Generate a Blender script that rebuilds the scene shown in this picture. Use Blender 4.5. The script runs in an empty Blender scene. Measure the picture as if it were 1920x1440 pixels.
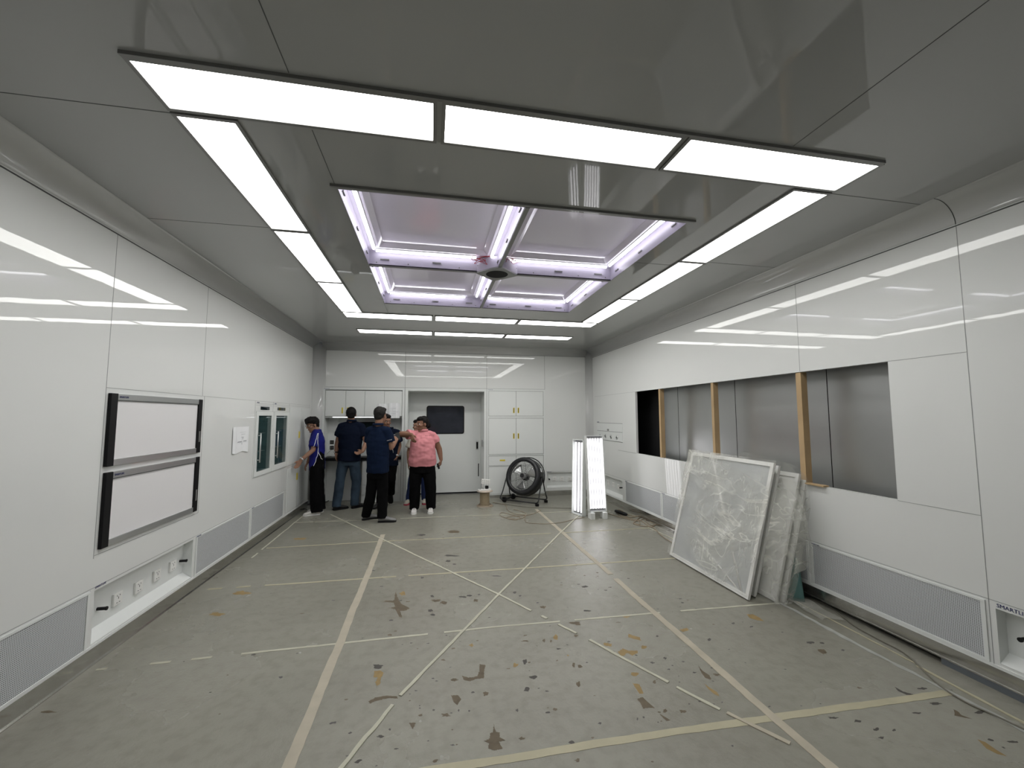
import bpy, bmesh, math, random
from mathutils import Vector, Matrix, noise
from mathutils.bvhtree import BVHTree
random.seed(7)
C = bpy.context.scene.collection
SC = bpy.context.scene
PI = math.pi
V = Vector

# ------------------------------------------------------------------ camera, world, exposure
FPX, YAW, PITCH, ROLL, CAMH = 776.0, math.radians(11.04), math.radians(4.45), math.radians(-0.05), 1.63
fw = V((math.sin(YAW) * math.cos(PITCH), math.cos(YAW) * math.cos(PITCH), math.sin(PITCH)))
rt0 = V((math.cos(YAW), -math.sin(YAW), 0))
up0 = rt0.cross(fw)
rt = rt0 * math.cos(ROLL) + up0 * math.sin(ROLL)
up = up0 * math.cos(ROLL) - rt0 * math.sin(ROLL)
cam_d = bpy.data.cameras.new('camera')
cam_d.sensor_width = 36
cam_d.lens = FPX / 1920 * 36
cam_d.clip_start = 0.05
cam = bpy.data.objects.new('camera', cam_d)
C.objects.link(cam)
M3 = Matrix((rt, up, -fw)).transposed()
cam.matrix_world = Matrix.Translation((0, 0, CAMH)) @ M3.to_4x4()
SC.camera = cam
w = bpy.data.worlds.new('world')
SC.world = w
w.use_nodes = True
w.node_tree.nodes['Background'].inputs[0].default_value = (0.8, 0.85, 0.9, 1)
w.node_tree.nodes['Background'].inputs[1].default_value = 0.05
SC.view_settings.view_transform = 'Standard'
SC.view_settings.look = 'None'
SC.view_settings.gamma = 1
SC.view_settings.exposure = 0.0
SC.view_settings.use_curve_mapping = False
SC.cycles.max_bounces = 12
SC.cycles.diffuse_bounces = 7
SC.cycles.glossy_bounces = 5
SC.cycles.transparent_max_bounces = 24
SC.cycles.sample_clamp_indirect = 6
PANEL_L = 9.7      # light panel radiance
TUBE_L = 6.5       # dome tubes
LOOSE_L = 2.5      # tubes of the two loose fixtures


def at(u, v, ax, val):
    d = fw * FPX + rt * (u - 960) - up * (v - 720)
    o = V((0, 0, CAMH))
    return o + d * ((val - o[ax]) / d[ax])
def PX(u, v, x): return at(u, v, 0, x)
def PY(u, v, y): return at(u, v, 1, y)
def PZ(u, v, z=0.0): return at(u, v, 2, z)

# ------------------------------------------------------------------ room numbers (metres)
XL, XR, YB, YF, ZC = -2.16, 3.33, 8.35, -2.6, 3.03
JL, JR, JB = 2.905, 2.868, 2.90      # heights where walls meet the coving
CL, CR, CB = 0.17, 0.16, 0.14        # coving reach into the ceiling

# ------------------------------------------------------------------ materials
def mat(name, col=(.8, .8, .8), rough=.5, metal=0., spec=.5, emit=None, es=0., coat=0., alpha=1., trans=0., bump=0., bscale=10., cnoise=0., cscale=5., ior=1.45, sheen=0.):
    m = bpy.data.materials.new(name)
    m.use_nodes = True
    nt = m.node_tree
    b = nt.nodes['Principled BSDF']
    b.inputs['Base Color'].default_value = (*col, 1)
    b.inputs['Roughness'].default_value = rough
    b.inputs['Metallic'].default_value = metal
    b.inputs['Specular IOR Level'].default_value = spec
    b.inputs['IOR'].default_value = ior
    b.inputs['Alpha'].default_value = alpha
    b.inputs['Transmission Weight'].default_value = trans
    b.inputs['Coat Weight'].default_value = coat
    b.inputs['Sheen Weight'].default_value = sheen
    if emit:
        b.inputs['Emission Color'].default_value = (*emit, 1)
        b.inputs['Emission Strength'].default_value = es
    if bump or cnoise:
        tc = nt.nodes.new('ShaderNodeTexCoord')
    if bump:
        n = nt.nodes.new('ShaderNodeTexNoise')
        n.inputs['Scale'].default_value = bscale
        n.inputs['Detail'].default_value = 3
        nt.links.new(tc.outputs['Object'], n.inputs['Vector'])
        bp = nt.nodes.new('ShaderNodeBump')
        bp.inputs['Strength'].default_value = 1
        bp.inputs['Distance'].default_value = bump
        nt.links.new(n.outputs['Fac'], bp.inputs['Height'])
        nt.links.new(bp.outputs['Normal'], b.inputs['Normal'])
    if cnoise:
        n2 = nt.nodes.new('ShaderNodeTexNoise')
        n2.inputs['Scale'].default_value = cscale
        n2.inputs['Detail'].default_value = 5
        nt.links.new(tc.outputs['Object'], n2.inputs['Vector'])
        mx = nt.nodes.new('ShaderNodeMix')
        mx.data_type = 'RGBA'
        mx.inputs[6].default_value = (*[c * (1 - cnoise) for c in col], 1)
        mx.inputs[7].default_value = (*[min(1, c * (1 + cnoise)) for c in col], 1)
        nt.links.new(n2.outputs['Fac'], mx.inputs[0])
        nt.links.new(mx.outputs[2], b.inputs['Base Color'])
    return m

MT = {}
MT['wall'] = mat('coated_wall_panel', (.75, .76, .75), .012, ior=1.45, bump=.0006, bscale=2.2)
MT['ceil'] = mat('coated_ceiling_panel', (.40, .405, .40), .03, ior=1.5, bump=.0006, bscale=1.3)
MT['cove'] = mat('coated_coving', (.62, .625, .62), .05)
MT['reflector'] = mat('grey_reflector', (.22, .22, .23), .4)
MT['white'] = mat('white_painted_metal', (.76, .78, .77), .25)
MT['whitem'] = mat('white_matt', (.78, .78, .76), .5)
MT['joint'] = mat('panel_sealant', (.09, .095, .095), .6)
MT['jointl'] = mat('pale_sealant', (.3, .31, .31), .6)
MT['frame'] = mat('grey_aluminium', (.22, .22, .215), .35, metal=.3)
MT['alu'] = mat('brushed_aluminium', (.52, .53, .53), .28, metal=.7)
MT['steel'] = mat('stainless_skirting', (.55, .545, .52), .17, metal=.95, cnoise=.15, cscale=6)
MT['black'] = mat('black_plastic', (.007, .007, .008), .45, spec=.25)
MT['blackm'] = mat('black_powder_coat', (.012, .013, .015), .35)
MT['glassd'] = mat('dark_glass', (.012, .02, .022), .03, spec=.8)
MT['yellow'] = mat('yellow_pull', (.72, .58, .05), .4)
MT['paper'] = mat('paper', (.82, .83, .85), .8)
MT['ink'] = mat('grey_ink', (.25, .25, .28), .8)
MT['blue'] = mat('navy_ink', (.01, .015, .12), .5)
MT['diff'] = mat('lit_diffuser', (.8, .8, .78), .4, emit=(1.0, .995, .965), es=PANEL_L)
MT['tube'] = mat('lit_tube', (.9, .9, .9), .4, emit=(.95, .935, 1.0), es=TUBE_L)
MT['tube2'] = mat('bright_tube', (.9, .9, .9), .4, emit=(.98, .96, 1.0), es=LOOSE_L)
MT['strip'] = mat('lit_strip', (.9, .9, .9), .4, emit=(.95, .98, 1.0), es=3.0)
MT['lilac'] = mat('dome_white', (.44, .41, .50), .3)
MT['dome'] = mat('dome_pressed_metal', (.84, .80, .92), .10, ior=1.6)
MT['screen'] = mat('viewer_screen', (.80, .79, .80), .35)
MT['wood'] = mat('pale_timber', (.50, .35, .19), .6, cnoise=.35, cscale=3)
MT['galv'] = mat('galvanised_sheet', (.47, .48, .475), .34, metal=.85, cnoise=.12, cscale=1.2, bump=.001, bscale=2.)
MT['dark'] = mat('cavity_black', (.004, .004, .005), .8)
MT['tape'] = mat('cream_masking_tape', (.46, .45, .36), .6, cnoise=.18, cscale=9)
MT['tapey'] = mat('yellow_masking_tape', (.42, .39, .275), .55, cnoise=.15, cscale=9)
MT['tapeg'] = mat('grey_torn_tape', (.36, .365, .34), .65, cnoise=.3, cscale=14)
MT['tapet'] = mat('tan_masking_tape', (.42, .38, .30), .6, cnoise=.2, cscale=8)
MT['cable'] = mat('tan_cable', (.30, .24, .17), .6)
MT['cableb'] = mat('dark_cable', (.03, .03, .028), .6)
MT['cableg'] = mat('grey_cable', (.16, .15, .12), .6)
MT['rope'] = mat('wound_cable', (.36, .29, .19), .6, cnoise=.2, cscale=30)
MT['red'] = mat('red_wire', (.35, .02, .03), .5)
MT['teal'] = mat('teal_sheet', (.13, .26, .25), .35)
MT['skin'] = mat('skin_brown', (.22, .115, .075), .5, spec=.3)
MT['skinl'] = mat('skin_tan', (.28, .155, .105), .5, spec=.3)
MT['hair'] = mat('black_hair', (.006, .005, .005), .6, spec=.2, bump=.004, bscale=60)
MT['hairg'] = mat('greying_hair', (.016, .015, .014), .7, spec=.2, bump=.004, bscale=60)
MT['navy'] = mat('navy_cotton', (.005, .011, .030), .9, spec=.12)
MT['navyd'] = mat('dark_navy_cotton', (.004, .007, .018), .9, spec=.12)
MT['royal'] = mat('royal_blue_jersey', (.010, .012, .15), .7, spec=.2)
MT['pink'] = mat('pink_pique', (.60, .235, .26), .9, spec=.15)
MT['pants'] = mat('black_trousers', (.0035, .0035, .004), .9, spec=.10)
MT['bluep'] = mat('dark_blue_trousers', (.01, .025, .10), .75)
MT['jeans'] = mat('blue_denim', (.036, .055, .080), .9, spec=.15, cnoise=.7, cscale=5)
MT['cream'] = mat('cream_cotton', (.42, .39, .33), .8)
MT['shoew'] = mat('white_shoe', (.68, .66, .64), .5)
MT['shoeb'] = mat('black_shoe', (.015, .015, .016), .5)
MT['shoeg'] = mat('grey_shoe', (.20, .20, .20), .45)
MT['redsock'] = mat('red_cloth', (.35, .03, .06), .8)
MT['eye'] = mat('eye_white', (.75, .73, .7), .3)
MT['iris'] = mat('eye_dark', (.02, .012, .01), .2)
MT['lip'] = mat('lip', (.30, .12, .10), .5)
MT['bare'] = mat('bare_concrete', (.12, .095, .062), .7, cnoise=.3, cscale=25)
MT['bareo'] = mat('ochre_primer', (.27, .19, .08), .7, cnoise=.3, cscale=25)
MT['bared'] = mat('dark_scuff', (.07, .065, .058), .7)
MT['window'] = mat('door_window_glass', (.030, .033, .045), .08, spec=.6, cnoise=.5, cscale=4)
MT['beige'] = mat('beige_plastic', (.55, .47, .40), .5)

# perforated return grille : round dots in a square grid
def perforated():
    m = mat('perforated_grille', (.60, .62, .63), .35)
    nt = m.node_tree
    b = nt.nodes['Principled BSDF']
    tc = nt.nodes.new('ShaderNodeTexCoord')
    sp = nt.nodes.new('ShaderNodeSeparateXYZ')
    nt.links.new(tc.outputs['Object'], sp.inputs[0])
    acc = []
    for ax, per in (('Y', .010), ('Z', .010)):
        a = nt.nodes.new('ShaderNodeMath'); a.operation = 'DIVIDE'; a.inputs[1].default_value = per
        nt.links.new(sp.outputs[ax], a.inputs[0])
        f = nt.nodes.new('ShaderNodeMath'); f.operation = 'FRACT'; nt.links.new(a.outputs[0], f.inputs[0])
        s = nt.nodes.new('ShaderNodeMath'); s.operation = 'SUBTRACT'; s.inputs[1].default_value = .5
        nt.links.new(f.outputs[0], s.inputs[0])
        q = nt.nodes.new('ShaderNodeMath'); q.operation = 'MULTIPLY'
        nt.links.new(s.outputs[0], q.inputs[0]); nt.links.new(s.outputs[0], q.inputs[1])
        acc.append(q)
    ad = nt.nodes.new('ShaderNodeMath'); ad.operation = 'ADD'
    nt.links.new(acc[0].outputs[0], ad.inputs[0]); nt.links.new(acc[1].outputs[0], ad.inputs[1])
    lt = nt.nodes.new('ShaderNodeMath'); lt.operation = 'LESS_THAN'; lt.inputs[1].default_value = .10
    nt.links.new(ad.outputs[0], lt.inputs[0])
    mx = nt.nodes.new('ShaderNodeMix'); mx.data_type = 'RGBA'
    mx.inputs[6].default_value = (.62, .64, .66, 1)
    mx.inputs[7].default_value = (.13, .135, .14, 1)
    nt.links.new(lt.outputs[0], mx.inputs[0])
    nt.links.new(mx.outputs[2], b.inputs['Base Color'])
    return m
MT['perf'] = perforated()

def floor_mat():
    m = mat('green_grey_floor_paint', (.2, .2, .17), .3)
    nt = m.node_tree
    b = nt.nodes['Principled BSDF']
    tc = nt.nodes.new('ShaderNodeTexCoord')
    def nz(sc, det, rough=.5):
        n = nt.nodes.new('ShaderNodeTexNoise'); n.inputs['Scale'].default_value = sc
        n.inputs['Detail'].default_value = det; n.inputs['Roughness'].default_value = rough
        nt.links.new(tc.outputs['Object'], n.inputs['Vector']); return n
    n1 = nz(.8, 6); n2 = nz(14, 4)
    r1 = nt.nodes.new('ShaderNodeValToRGB')
    r1.color_ramp.elements[0].position = .3; r1.color_ramp.elements[0].color = (.235, .228, .19, 1)
    r1.color_ramp.elements[1].position = .7; r1.color_ramp.elements[1].color = (.30, .295, .25, 1)
    nt.links.new(n1.outputs['Fac'], r1.inputs[0])
    r2 = nt.nodes.new('ShaderNodeValToRGB')
    r2.color_ramp.elements[0].position = .30; r2.color_ramp.elements[0].color = (.82, .8, .78, 1)
    r2.color_ramp.elements[1].position = .55; r2.color_ramp.elements[1].color = (1, 1, 1, 1)
    nt.links.new(n2.outputs['Fac'], r2.inputs[0])
    mx = nt.nodes.new('ShaderNodeMix'); mx.data_type = 'RGBA'; mx.blend_type = 'MULTIPLY'; mx.inputs[0].default_value = .6
    nt.links.new(r1.outputs[0], mx.inputs[6]); nt.links.new(r2.outputs[0], mx.inputs[7])
    nt.links.new(mx.outputs[2], b.inputs['Base Color'])
    rr = nt.nodes.new('ShaderNodeMapRange'); rr.inputs[3].default_value = .16; rr.inputs[4].default_value = .36
    nt.links.new(n1.outputs['Fac'], rr.inputs[0]); nt.links.new(rr.outputs[0], b.inputs['Roughness'])
    n3 = nz(55, 5, .7)
    bp = nt.nodes.new('ShaderNodeBump'); bp.inputs['Distance'].default_value = .0030
    nt.links.new(n3.outputs['Fac'], bp.inputs['Height']); nt.links.new(bp.outputs['Normal'], b.inputs['Normal'])
    return m
MT['floor'] = floor_mat()

def wrap_mat():
    m = bpy.data.materials.new('clear_plastic_film'); m.use_nodes = True
    nt = m.node_tree; b = nt.nodes['Principled BSDF']; out = nt.nodes['Material Output']
    b.inputs['Base Color'].default_value = (.80, .80, .74, 1); b.inputs['Roughness'].default_value = .11
    b.inputs['Specular IOR Level'].default_value = 1.0
    tc = nt.nodes.new('ShaderNodeTexCoord')
    def nz(sc, det, dist, st=(1, 1, 1)):
        mp = nt.nodes.new('ShaderNodeMapping'); mp.inputs['Scale'].default_value = st; mp.inputs['Rotation'].default_value = (.6, .2, .4)
        nt.links.new(tc.outputs['Object'], mp.inputs['Vector'])
        n = nt.nodes.new('ShaderNodeTexNoise'); n.inputs['Scale'].default_value = sc; n.inputs['Detail'].default_value = det; n.inputs['Distortion'].default_value = dist
        nt.links.new(mp.outputs[0], n.inputs['Vector']); return n
    def ridge(n, wd):
        a = nt.nodes.new('ShaderNodeMath'); a.operation = 'SUBTRACT'; a.inputs[1].default_value = .5; nt.links.new(n.outputs['Fac'], a.inputs[0])
        c = nt.nodes.new('ShaderNodeMath'); c.operation = 'ABSOLUTE'; nt.links.new(a.outputs[0], c.inputs[0])
        r = nt.nodes.new('ShaderNodeMapRange'); r.inputs[1].default_value = 0; r.inputs[2].default_value = wd; r.inputs[3].default_value = 1; r.inputs[4].default_value = 0
        nt.links.new(c.outputs[0], r.inputs[0]); return r
    r1 = ridge(nz(1.5, 3, 1.2, (1, .5, 1.8)), .016); r2 = ridge(nz(2.4, 3, 1.8, (1, 1.5, .6)), .014)  # thin whitish streaks mixed into the film to imitate highlights on creases
    ad = nt.nodes.new('ShaderNodeMath'); ad.operation = 'MAXIMUM'; nt.links.new(r1.outputs[0], ad.inputs[0]); nt.links.new(r2.outputs[0], ad.inputs[1])
    big = nz(1.6, 2, .5); fr = nt.nodes.new('ShaderNodeMapRange'); fr.inputs[1].default_value = .35; fr.inputs[2].default_value = .65; fr.inputs[3].default_value = .07; fr.inputs[4].default_value = .46
    nt.links.new(big.outputs['Fac'], fr.inputs[0])
    gate = nt.nodes.new('ShaderNodeMapRange'); gate.inputs[1].default_value = .46; gate.inputs[2].default_value = .62; gate.inputs[3].default_value = .03; gate.inputs[4].default_value = .38
    nt.links.new(big.outputs['Fac'], gate.inputs[0])
    mu = nt.nodes.new('ShaderNodeMath'); mu.operation = 'MULTIPLY'; nt.links.new(ad.outputs[0], mu.inputs[0]); nt.links.new(gate.outputs[0], mu.inputs[1])
    su = nt.nodes.new('ShaderNodeMath'); su.operation = 'ADD'; su.use_clamp = True; nt.links.new(mu.outputs[0], su.inputs[0]); nt.links.new(fr.outputs[0], su.inputs[1])
    bn = nz(4, 6, 1.2); bp = nt.nodes.new('ShaderNodeBump'); bp.inputs['Distance'].default_value = .03
    nt.links.new(bn.outputs['Fac'], bp.inputs['Height']); nt.links.new(bp.outputs['Normal'], b.inputs['Normal'])
    tr = nt.nodes.new('ShaderNodeBsdfTransparent'); mx = nt.nodes.new('ShaderNodeMixShader')
    nt.links.new(su.outputs[0], mx.inputs[0]); nt.links.new(tr.outputs[0], mx.inputs[1]); nt.links.new(b.outputs[0], mx.inputs[2])
    nt.links.new(mx.outputs[0], out.inputs['Surface'])
    return m
MT['wrap'] = wrap_mat()
MT['clear'] = mat('clear_cabinet_glass', (.05, .10, .10), .02, spec=.6, alpha=.35)

# ------------------------------------------------------------------ mesh helpers
class MB:
    def __init__(s): s.v = []; s.f = []; s.sm = []
    def quad(s, a, b, c, d, smooth=False):
        i = len(s.v); s.v += [V(a), V(b), V(c), V(d)]; s.f.append((i, i + 1, i + 2, i + 3)); s.sm.append(smooth); return s
    def poly(s, pts):
        i = len(s.v); s.v += [V(p) for p in pts]; s.f.append(tuple(range(i, i + len(pts)))); s.sm.append(False); return s
    def box(s, a, b, m=None):
        x0, y0, z0 = [min(a[k], b[k]) for k in range(3)]; x1, y1, z1 = [max(a[k], b[k]) for k in range(3)]
        i = len(s.v)
        P = [V(p) for p in ((x0, y0, z0), (x1, y0, z0), (x1, y1, z0), (x0, y1, z0), (x0, y0, z1), (x1, y0, z1), (x1, y1, z1), (x0, y1, z1))]
        if m is not None: P = [m @ p for p in P]
        s.v += P
        for q in ((0, 3, 2, 1), (4, 5, 6, 7), (0, 1, 5, 4), (1, 2, 6, 5), (2, 3, 7, 6), (3, 0, 4, 7)):
            s.f.append(tuple(i + k for k in q)); s.sm.append(False)
        return s
    def rings(s, rings, smooth=True, cap=True, closed=False):
        i = len(s.v); n = len(rings[0])
        for r in rings: s.v += [V(p) for p in r]
        for k in range(len(rings) - 1 + (1 if closed else 0)):
            k2 = (k + 1) % len(rings)
            for j in range(n):
                s.f.append((i + k * n + j, i + k * n + (j + 1) % n, i + k2 * n + (j + 1) % n, i + k2 * n + j)); s.sm.append(smooth)
        if cap and not closed:
            s.f.append(tuple(i + j for j in reversed(range(n)))); s.sm.append(False)
            s.f.append(tuple(i + (len(rings) - 1) * n + j for j in range(n))); s.sm.append(False)
        return s
    def circ(s, c, ax, r, n=12, r2=None, e1=None):
        ax = V(ax).normalized()
        if e1 is None:
            e1 = ax.orthogonal().normalized()
        else:
            e1 = (V(e1) - ax * V(e1).dot(ax)).normalized()
        e2 = ax.cross(e1)
        r2 = r if r2 is None else r2
        return [V(c) + e1 * math.cos(2 * PI * k / n) * r + e2 * math.sin(2 * PI * k / n) * r2 for k in range(n)]
    def cyl(s, a, b, r, r1=None, n=14, cap=True):
        a, b = V(a), V(b); r1 = r if r1 is None else r1; ax = b - a; e = ax.orthogonal()
        return s.rings([s.circ(a, ax, r, n, e1=e), s.circ(b, ax, r1, n, e1=e)], cap=cap)
    def tube(s, pts, r, n=7, closed=False):
        pts = [V(p) for p in pts]; R = []
        e = None
        for k, p in enumerate(pts):
            if closed: t = pts[(k + 1) % len(pts)] - pts[k - 1]
            else: t = pts[min(k + 1, len(pts) - 1)] - pts[max(k - 1, 0)]
            if t.length < 1e-9: t = V((0, 0, 1))
            t.normalize()
            if e is None: e = t.orthogonal()
            e = e - t * e.dot(t)
            if e.length < 1e-6: e = t.orthogonal()
            e.normalize()
            R.append(s.circ(p, t, r, n, e1=e))
        return s.rings(R, closed=closed)
    def lathe(s, c, ax, prof, n=32, cap=False, closed=False):
        c = V(c); ax = V(ax).normalized(); e = ax.orthogonal()
        return s.rings([s.circ(c + ax * h, ax, max(r, 1e-4), n, e1=e) for r, h in prof], cap=cap, closed=closed)
    def sph(s, c, r, n=10, m=None):
        c = V(c); rr = V((r, r, r)) if not hasattr(r, '__len__') else V(r)
        R = []
        for k in range(n + 1):
            a = -PI / 2 + PI * k / n
            ca, sa = max(math.cos(a), 1e-3), math.sin(a)
            ring = [V((math.cos(2 * PI * j / (2 * n)) * ca * rr.x, math.sin(2 * PI * j / (2 * n)) * ca * rr.y, sa * rr.z)) for j in range(2 * n)]
            R.append([c + (m @ p if m is not None else p) for p in ring])
        return s.rings(R)
    def grid(s, G, smooth=True):
        i = len(s.v); m = len(G[0])
        for r in G: s.v += [V(p) for p in r]
        for a in range(len(G) - 1):
            for b in range(m - 1): s.f.append((i + a * m + b, i + a * m + b + 1, i + (a + 1) * m + b + 1, i + (a + 1) * m + b)); s.sm.append(smooth)
        return s
    def build(s, name, material, parent=None, bevel=0., mat2=None):
        me = bpy.data.meshes.new(name)
        org = V((0, 0, 0))
        me.from_pydata([tuple(v) for v in s.v], [], s.f)
        me.polygons.foreach_set('use_smooth', s.sm)
        me.materials.append(material if not isinstance(material, str) else MT[material])
        me.update()
        o = bpy.data.objects.new(name, me)
        C.objects.link(o)
        if parent is not None:
            o.parent = parent
            o.matrix_parent_inverse = parent_mw(parent).inverted()
        if bevel:
            b = o.modifiers.new('bevel', 'BEVEL'); b.width = bevel; b.segments = 2; b.limit_method = 'ANGLE'
        return o

def parent_mw(p):
    m = p.matrix_basis.copy()
    q = p
    while q.parent is not None:
        m = q.parent.matrix_basis @ q.matrix_parent_inverse @ m if False else (parent_mw(q.parent) @ q.matrix_parent_inverse @ q.matrix_basis)
        return m
    return m
def tag(o, label=None, cat=None, group=None, kind=None):
    if label: o['label'] = label
    if cat: o['category'] = cat
    if group: o['group'] = group
    if kind: o['kind'] = kind
    return o
def empty(name, loc, label, cat, group=None):
    o = bpy.data.objects.new(name, None); C.objects.link(o); o.location = loc; o.empty_display_size = .1
    return tag(o, label, cat, group)
def struct(name, mb, m, parent=None, **k):
    o = mb.build(name, m, parent, **k)
    if parent is None: o['kind'] = 'structure'
    return o
def poly_smooth(pts, n=6):
    """Catmull-Rom through pts"""
    P = [V(p) for p in pts]; P = [P[0] * 2 - P[1]] + P + [P[-1] * 2 - P[-2]]
    out = []
    for i in range(1, len(P) - 2):
        a, b, c, d = P[i - 1:i + 3]
        for k in range(n):
            t = k / n
            out.append(.5 * ((2 * b) + (c - a) * t + (2 * a - 5 * b + 4 * c - d) * t * t + (3 * b - a - 3 * c + d) * t ** 3))
    out.append(P[-2]); return out
def text_part(name, s, size, mw, material, parent, ext=.0006):
    cu = bpy.data.curves.new(name, 'FONT'); cu.body = s; cu.size = size; cu.extrude = ext; cu.resolution_u = 2
    t = bpy.data.objects.new(name + '_src', cu); C.objects.link(t)
    dg = bpy.context.evaluated_depsgraph_get()
    me = bpy.data.meshes.new_from_object(t.evaluated_get(dg))
    bpy.data.objects.remove(t)
    me.transform(mw); me.materials.clear(); me.materials.append(MT[material])
    o = bpy.data.objects.new(name, me); C.objects.link(o)
    if parent is not None:
        o.parent = parent; o.matrix_parent_inverse = parent_mw(parent).inverted()
    return o
def basis(o, x, y):
    x = V(x).normalized(); y = V(y).normalized(); z = x.cross(y)
    return Matrix.Translation(o) @ Matrix((x, y, z)).transposed().to_4x4()

def wall_cells(mb, ax, c0, c1, ur, vr, holes):
    """boxes for a wall slab between c0 and c1 on axis ax, leaving holes (u0,u1,v0,v1)"""
    us = sorted({ur[0], ur[1]} | {h[k] for h in holes for k in (0, 1)})
    vs = sorted({vr[0], vr[1]} | {h[k] for h in holes for k in (2, 3)})
    other = [k for k in range(3) if k != ax]
    for i in range(len(us) - 1):
        j = 0
        while j < len(vs) - 1:
            def solid(jj):
                um, vm = (us[i] + us[i + 1]) / 2, (vs[jj] + vs[jj + 1]) / 2
                return not any(h[0] < um < h[1] and h[2] < vm < h[3] for h in holes)
            if not solid(j): j += 1; continue
            k = j
            while k + 1 < len(vs) - 1 and solid(k + 1): k += 1
            a = [0, 0, 0]; b = [0, 0, 0]
            a[ax], b[ax] = c0, c1
            a[other[0]], b[other[0]] = us[i], us[i + 1]
            a[other[1]], b[other[1]] = vs[j], vs[k + 1]
            mb.box(a, b)
            j = k + 1

# ================================================================== ROOM SHELL
flo = MB().box((XL - .3, YF, -.08), (XR + .4, YB + .9, 0))
floor = struct('floor', flo, 'floor')

# ---- left wall
NL = (3.295, 4.458, .143, .490)                       # socket niche
G1 = (5.80, 6.24, .93, 1.64); G2 = (6.41, 6.87, .95, 1.64)   # glass doors of the instrument cabinets
mb = MB(); wall_cells(mb, 0, XL - .04, XL, (YF, YB - .20), (.115, JL), [NL, G1, G2])
wl = struct('wall_left', mb, 'wall')
jj = MB()
def vj(y, z0, z1, x=XL, s=1): jj.box((x, y - .0016, z0), (x + s * .0012, y + .0016, z1))
def hj(z, y0, y1, x=XL, s=1): jj.box((x, y0, z - .0015), (x + s * .0012, y1, z + .0015))
vj(3.268, .70, JL); vj(4.47, 1.83, JL); vj(3.262, .115, .50)
vj(5.70, .86, 1.826); vj(6.30, .86, 1.826); vj(6.98, .15, 1.826); vj(7.55, .15, 1.70)
hj(1.826, 3.27, 8.1); hj(.718, 3.268, 4.51); vj(4.51, .718, 1.826); hj(.508, YF, 8.1); hj(1.795, 5.72, 8.1); hj(1.697, 5.72, 6.95)
hj(1.774, 5.72, 6.26); hj(1.774, 6.33, 6.95)
hj(.868, 5.72, 6.95); hj(.865, 7.0, 8.1); hj(.835, 7.0, 8.1)
jj.build('panel_joint', 'jointl', wl)
ja = MB(); ja.box((XL, YF, JL - .012), (XL + .004, YB - .2, JL - .006)); ja.build('coving_joint', 'joint', wl); MB().box((XL, YF, JL - .005), (XL + .005, YB - .2, JL)).build('coving_highlight', 'white', wl)  # white strip stands in for the bright highlight line under the coving

# ---- right wall
OP = (2.466, 6.36, 1.022, 2.034)
NR = (6.90, 7.75, .16, .49)
ND = (1.20, 1.975, .165, .485)
mb = MB(); wall_cells(mb, 0, XR, XR + .036, (YF, YB - .12), (.13, JR), [OP, NR, ND])
wr = struct('wall_right', mb, 'wall')
jj = MB()
XS = XR; 
vj(2.00, .13, JR, XR, -1); vj(3.215, 2.04, JR, XR, -1);
hj(2.034, 2.0, 2.466, XR, -1); hj(2.034, 6.36, 8.1, XR, -1); hj(1.018, 2.0, 2.466, XR, -1); hj(1.018, 6.36, 7.05, XR, -1)
hj(.525, YF, 7.75, XR, -1); hj(1.016, 6.36, 7.05, XR, -1)
jj.build('panel_joint', 'jointl', wr)
ja = MB(); ja.box((XR, YF, JR - .011), (XR - .003, YB - .15, JR - .005)); ja.build('coving_joint', 'joint', wr); MB().box((XR, YF, JR - .004), (XR - .005, YB - .15, JR + .001)).build('coving_highlight', 'white', wr)  # highlight line under the right coving, again put in as a white strip

# ---- back wall
aL, aR, aT = PY(610, 731, YB).x, PY(755, 731, YB).x, PY(680, 731, YB).z
dL, dR, dT = PY(765.3, 733, YB).x, PY(907.8, 733, YB).x, 2.128
cX0, cX1 = PY(915.2, 733, YB).x, PY(1019.5, 780, YB).x
CABS = [(PY(916, 733, YB).z, PY(1018, 780, YB).z), (PY(916, 784, YB).z, PY(1018, 850.4, YB).z), (PY(916, 855, YB).z, PY(1018, 871, YB).z), (PY(916, 875, YB).z, .075)]
kX0, kX1 = 2.36, 3.16
mb = MB(); wall_cells(mb, 1, YB, YB + .05, (XL + .17, XR - .10), (0, JB), [(aL, aR, 0, aT), (dL, dR, 0, dT), (kX0, kX1, .16, .47)])
wb = struct('wall_back', mb, 'wall')
jj = MB()
def vb(x, z0, z1): jj.box((x - .002, YB - .0012, z0), (x + .002, YB, z1))
def hb(z, x0, x1): jj.box((x0, YB - .0012, z - .0018), (x1, YB, z + .0018))
sx = [PY(605.3, 730, YB).x, PY(760, 700, YB).x, PY(912.7, 700, YB).x, PY(1021, 700, YB).x]
zt = PY(760, 727, YB).z
vb(sx[0], .0, JB); vb(sx[1], 0, JB); vb(sx[2], .0, JB); vb(sx[3], .1, JB); vb(PY(1098.9, 700, YB).x, .1, JB)
hb(zt, sx[0], sx[3]); hb(.49, sx[3] + .02, 3.2)
jj.build('panel_joint', 'joint', wb)
jb = MB(); jb.box((XL + .1, YB - .003, JB - .010), (XR - .08, YB, JB - .004)); jb.build('coving_joint', 'joint', wb)
# front wall behind the camera
mb = MB().box((XL - .04, YF - .05, 0), (XR + .04, YF, ZC)); struct('wall_front', mb, 'wall')

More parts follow.
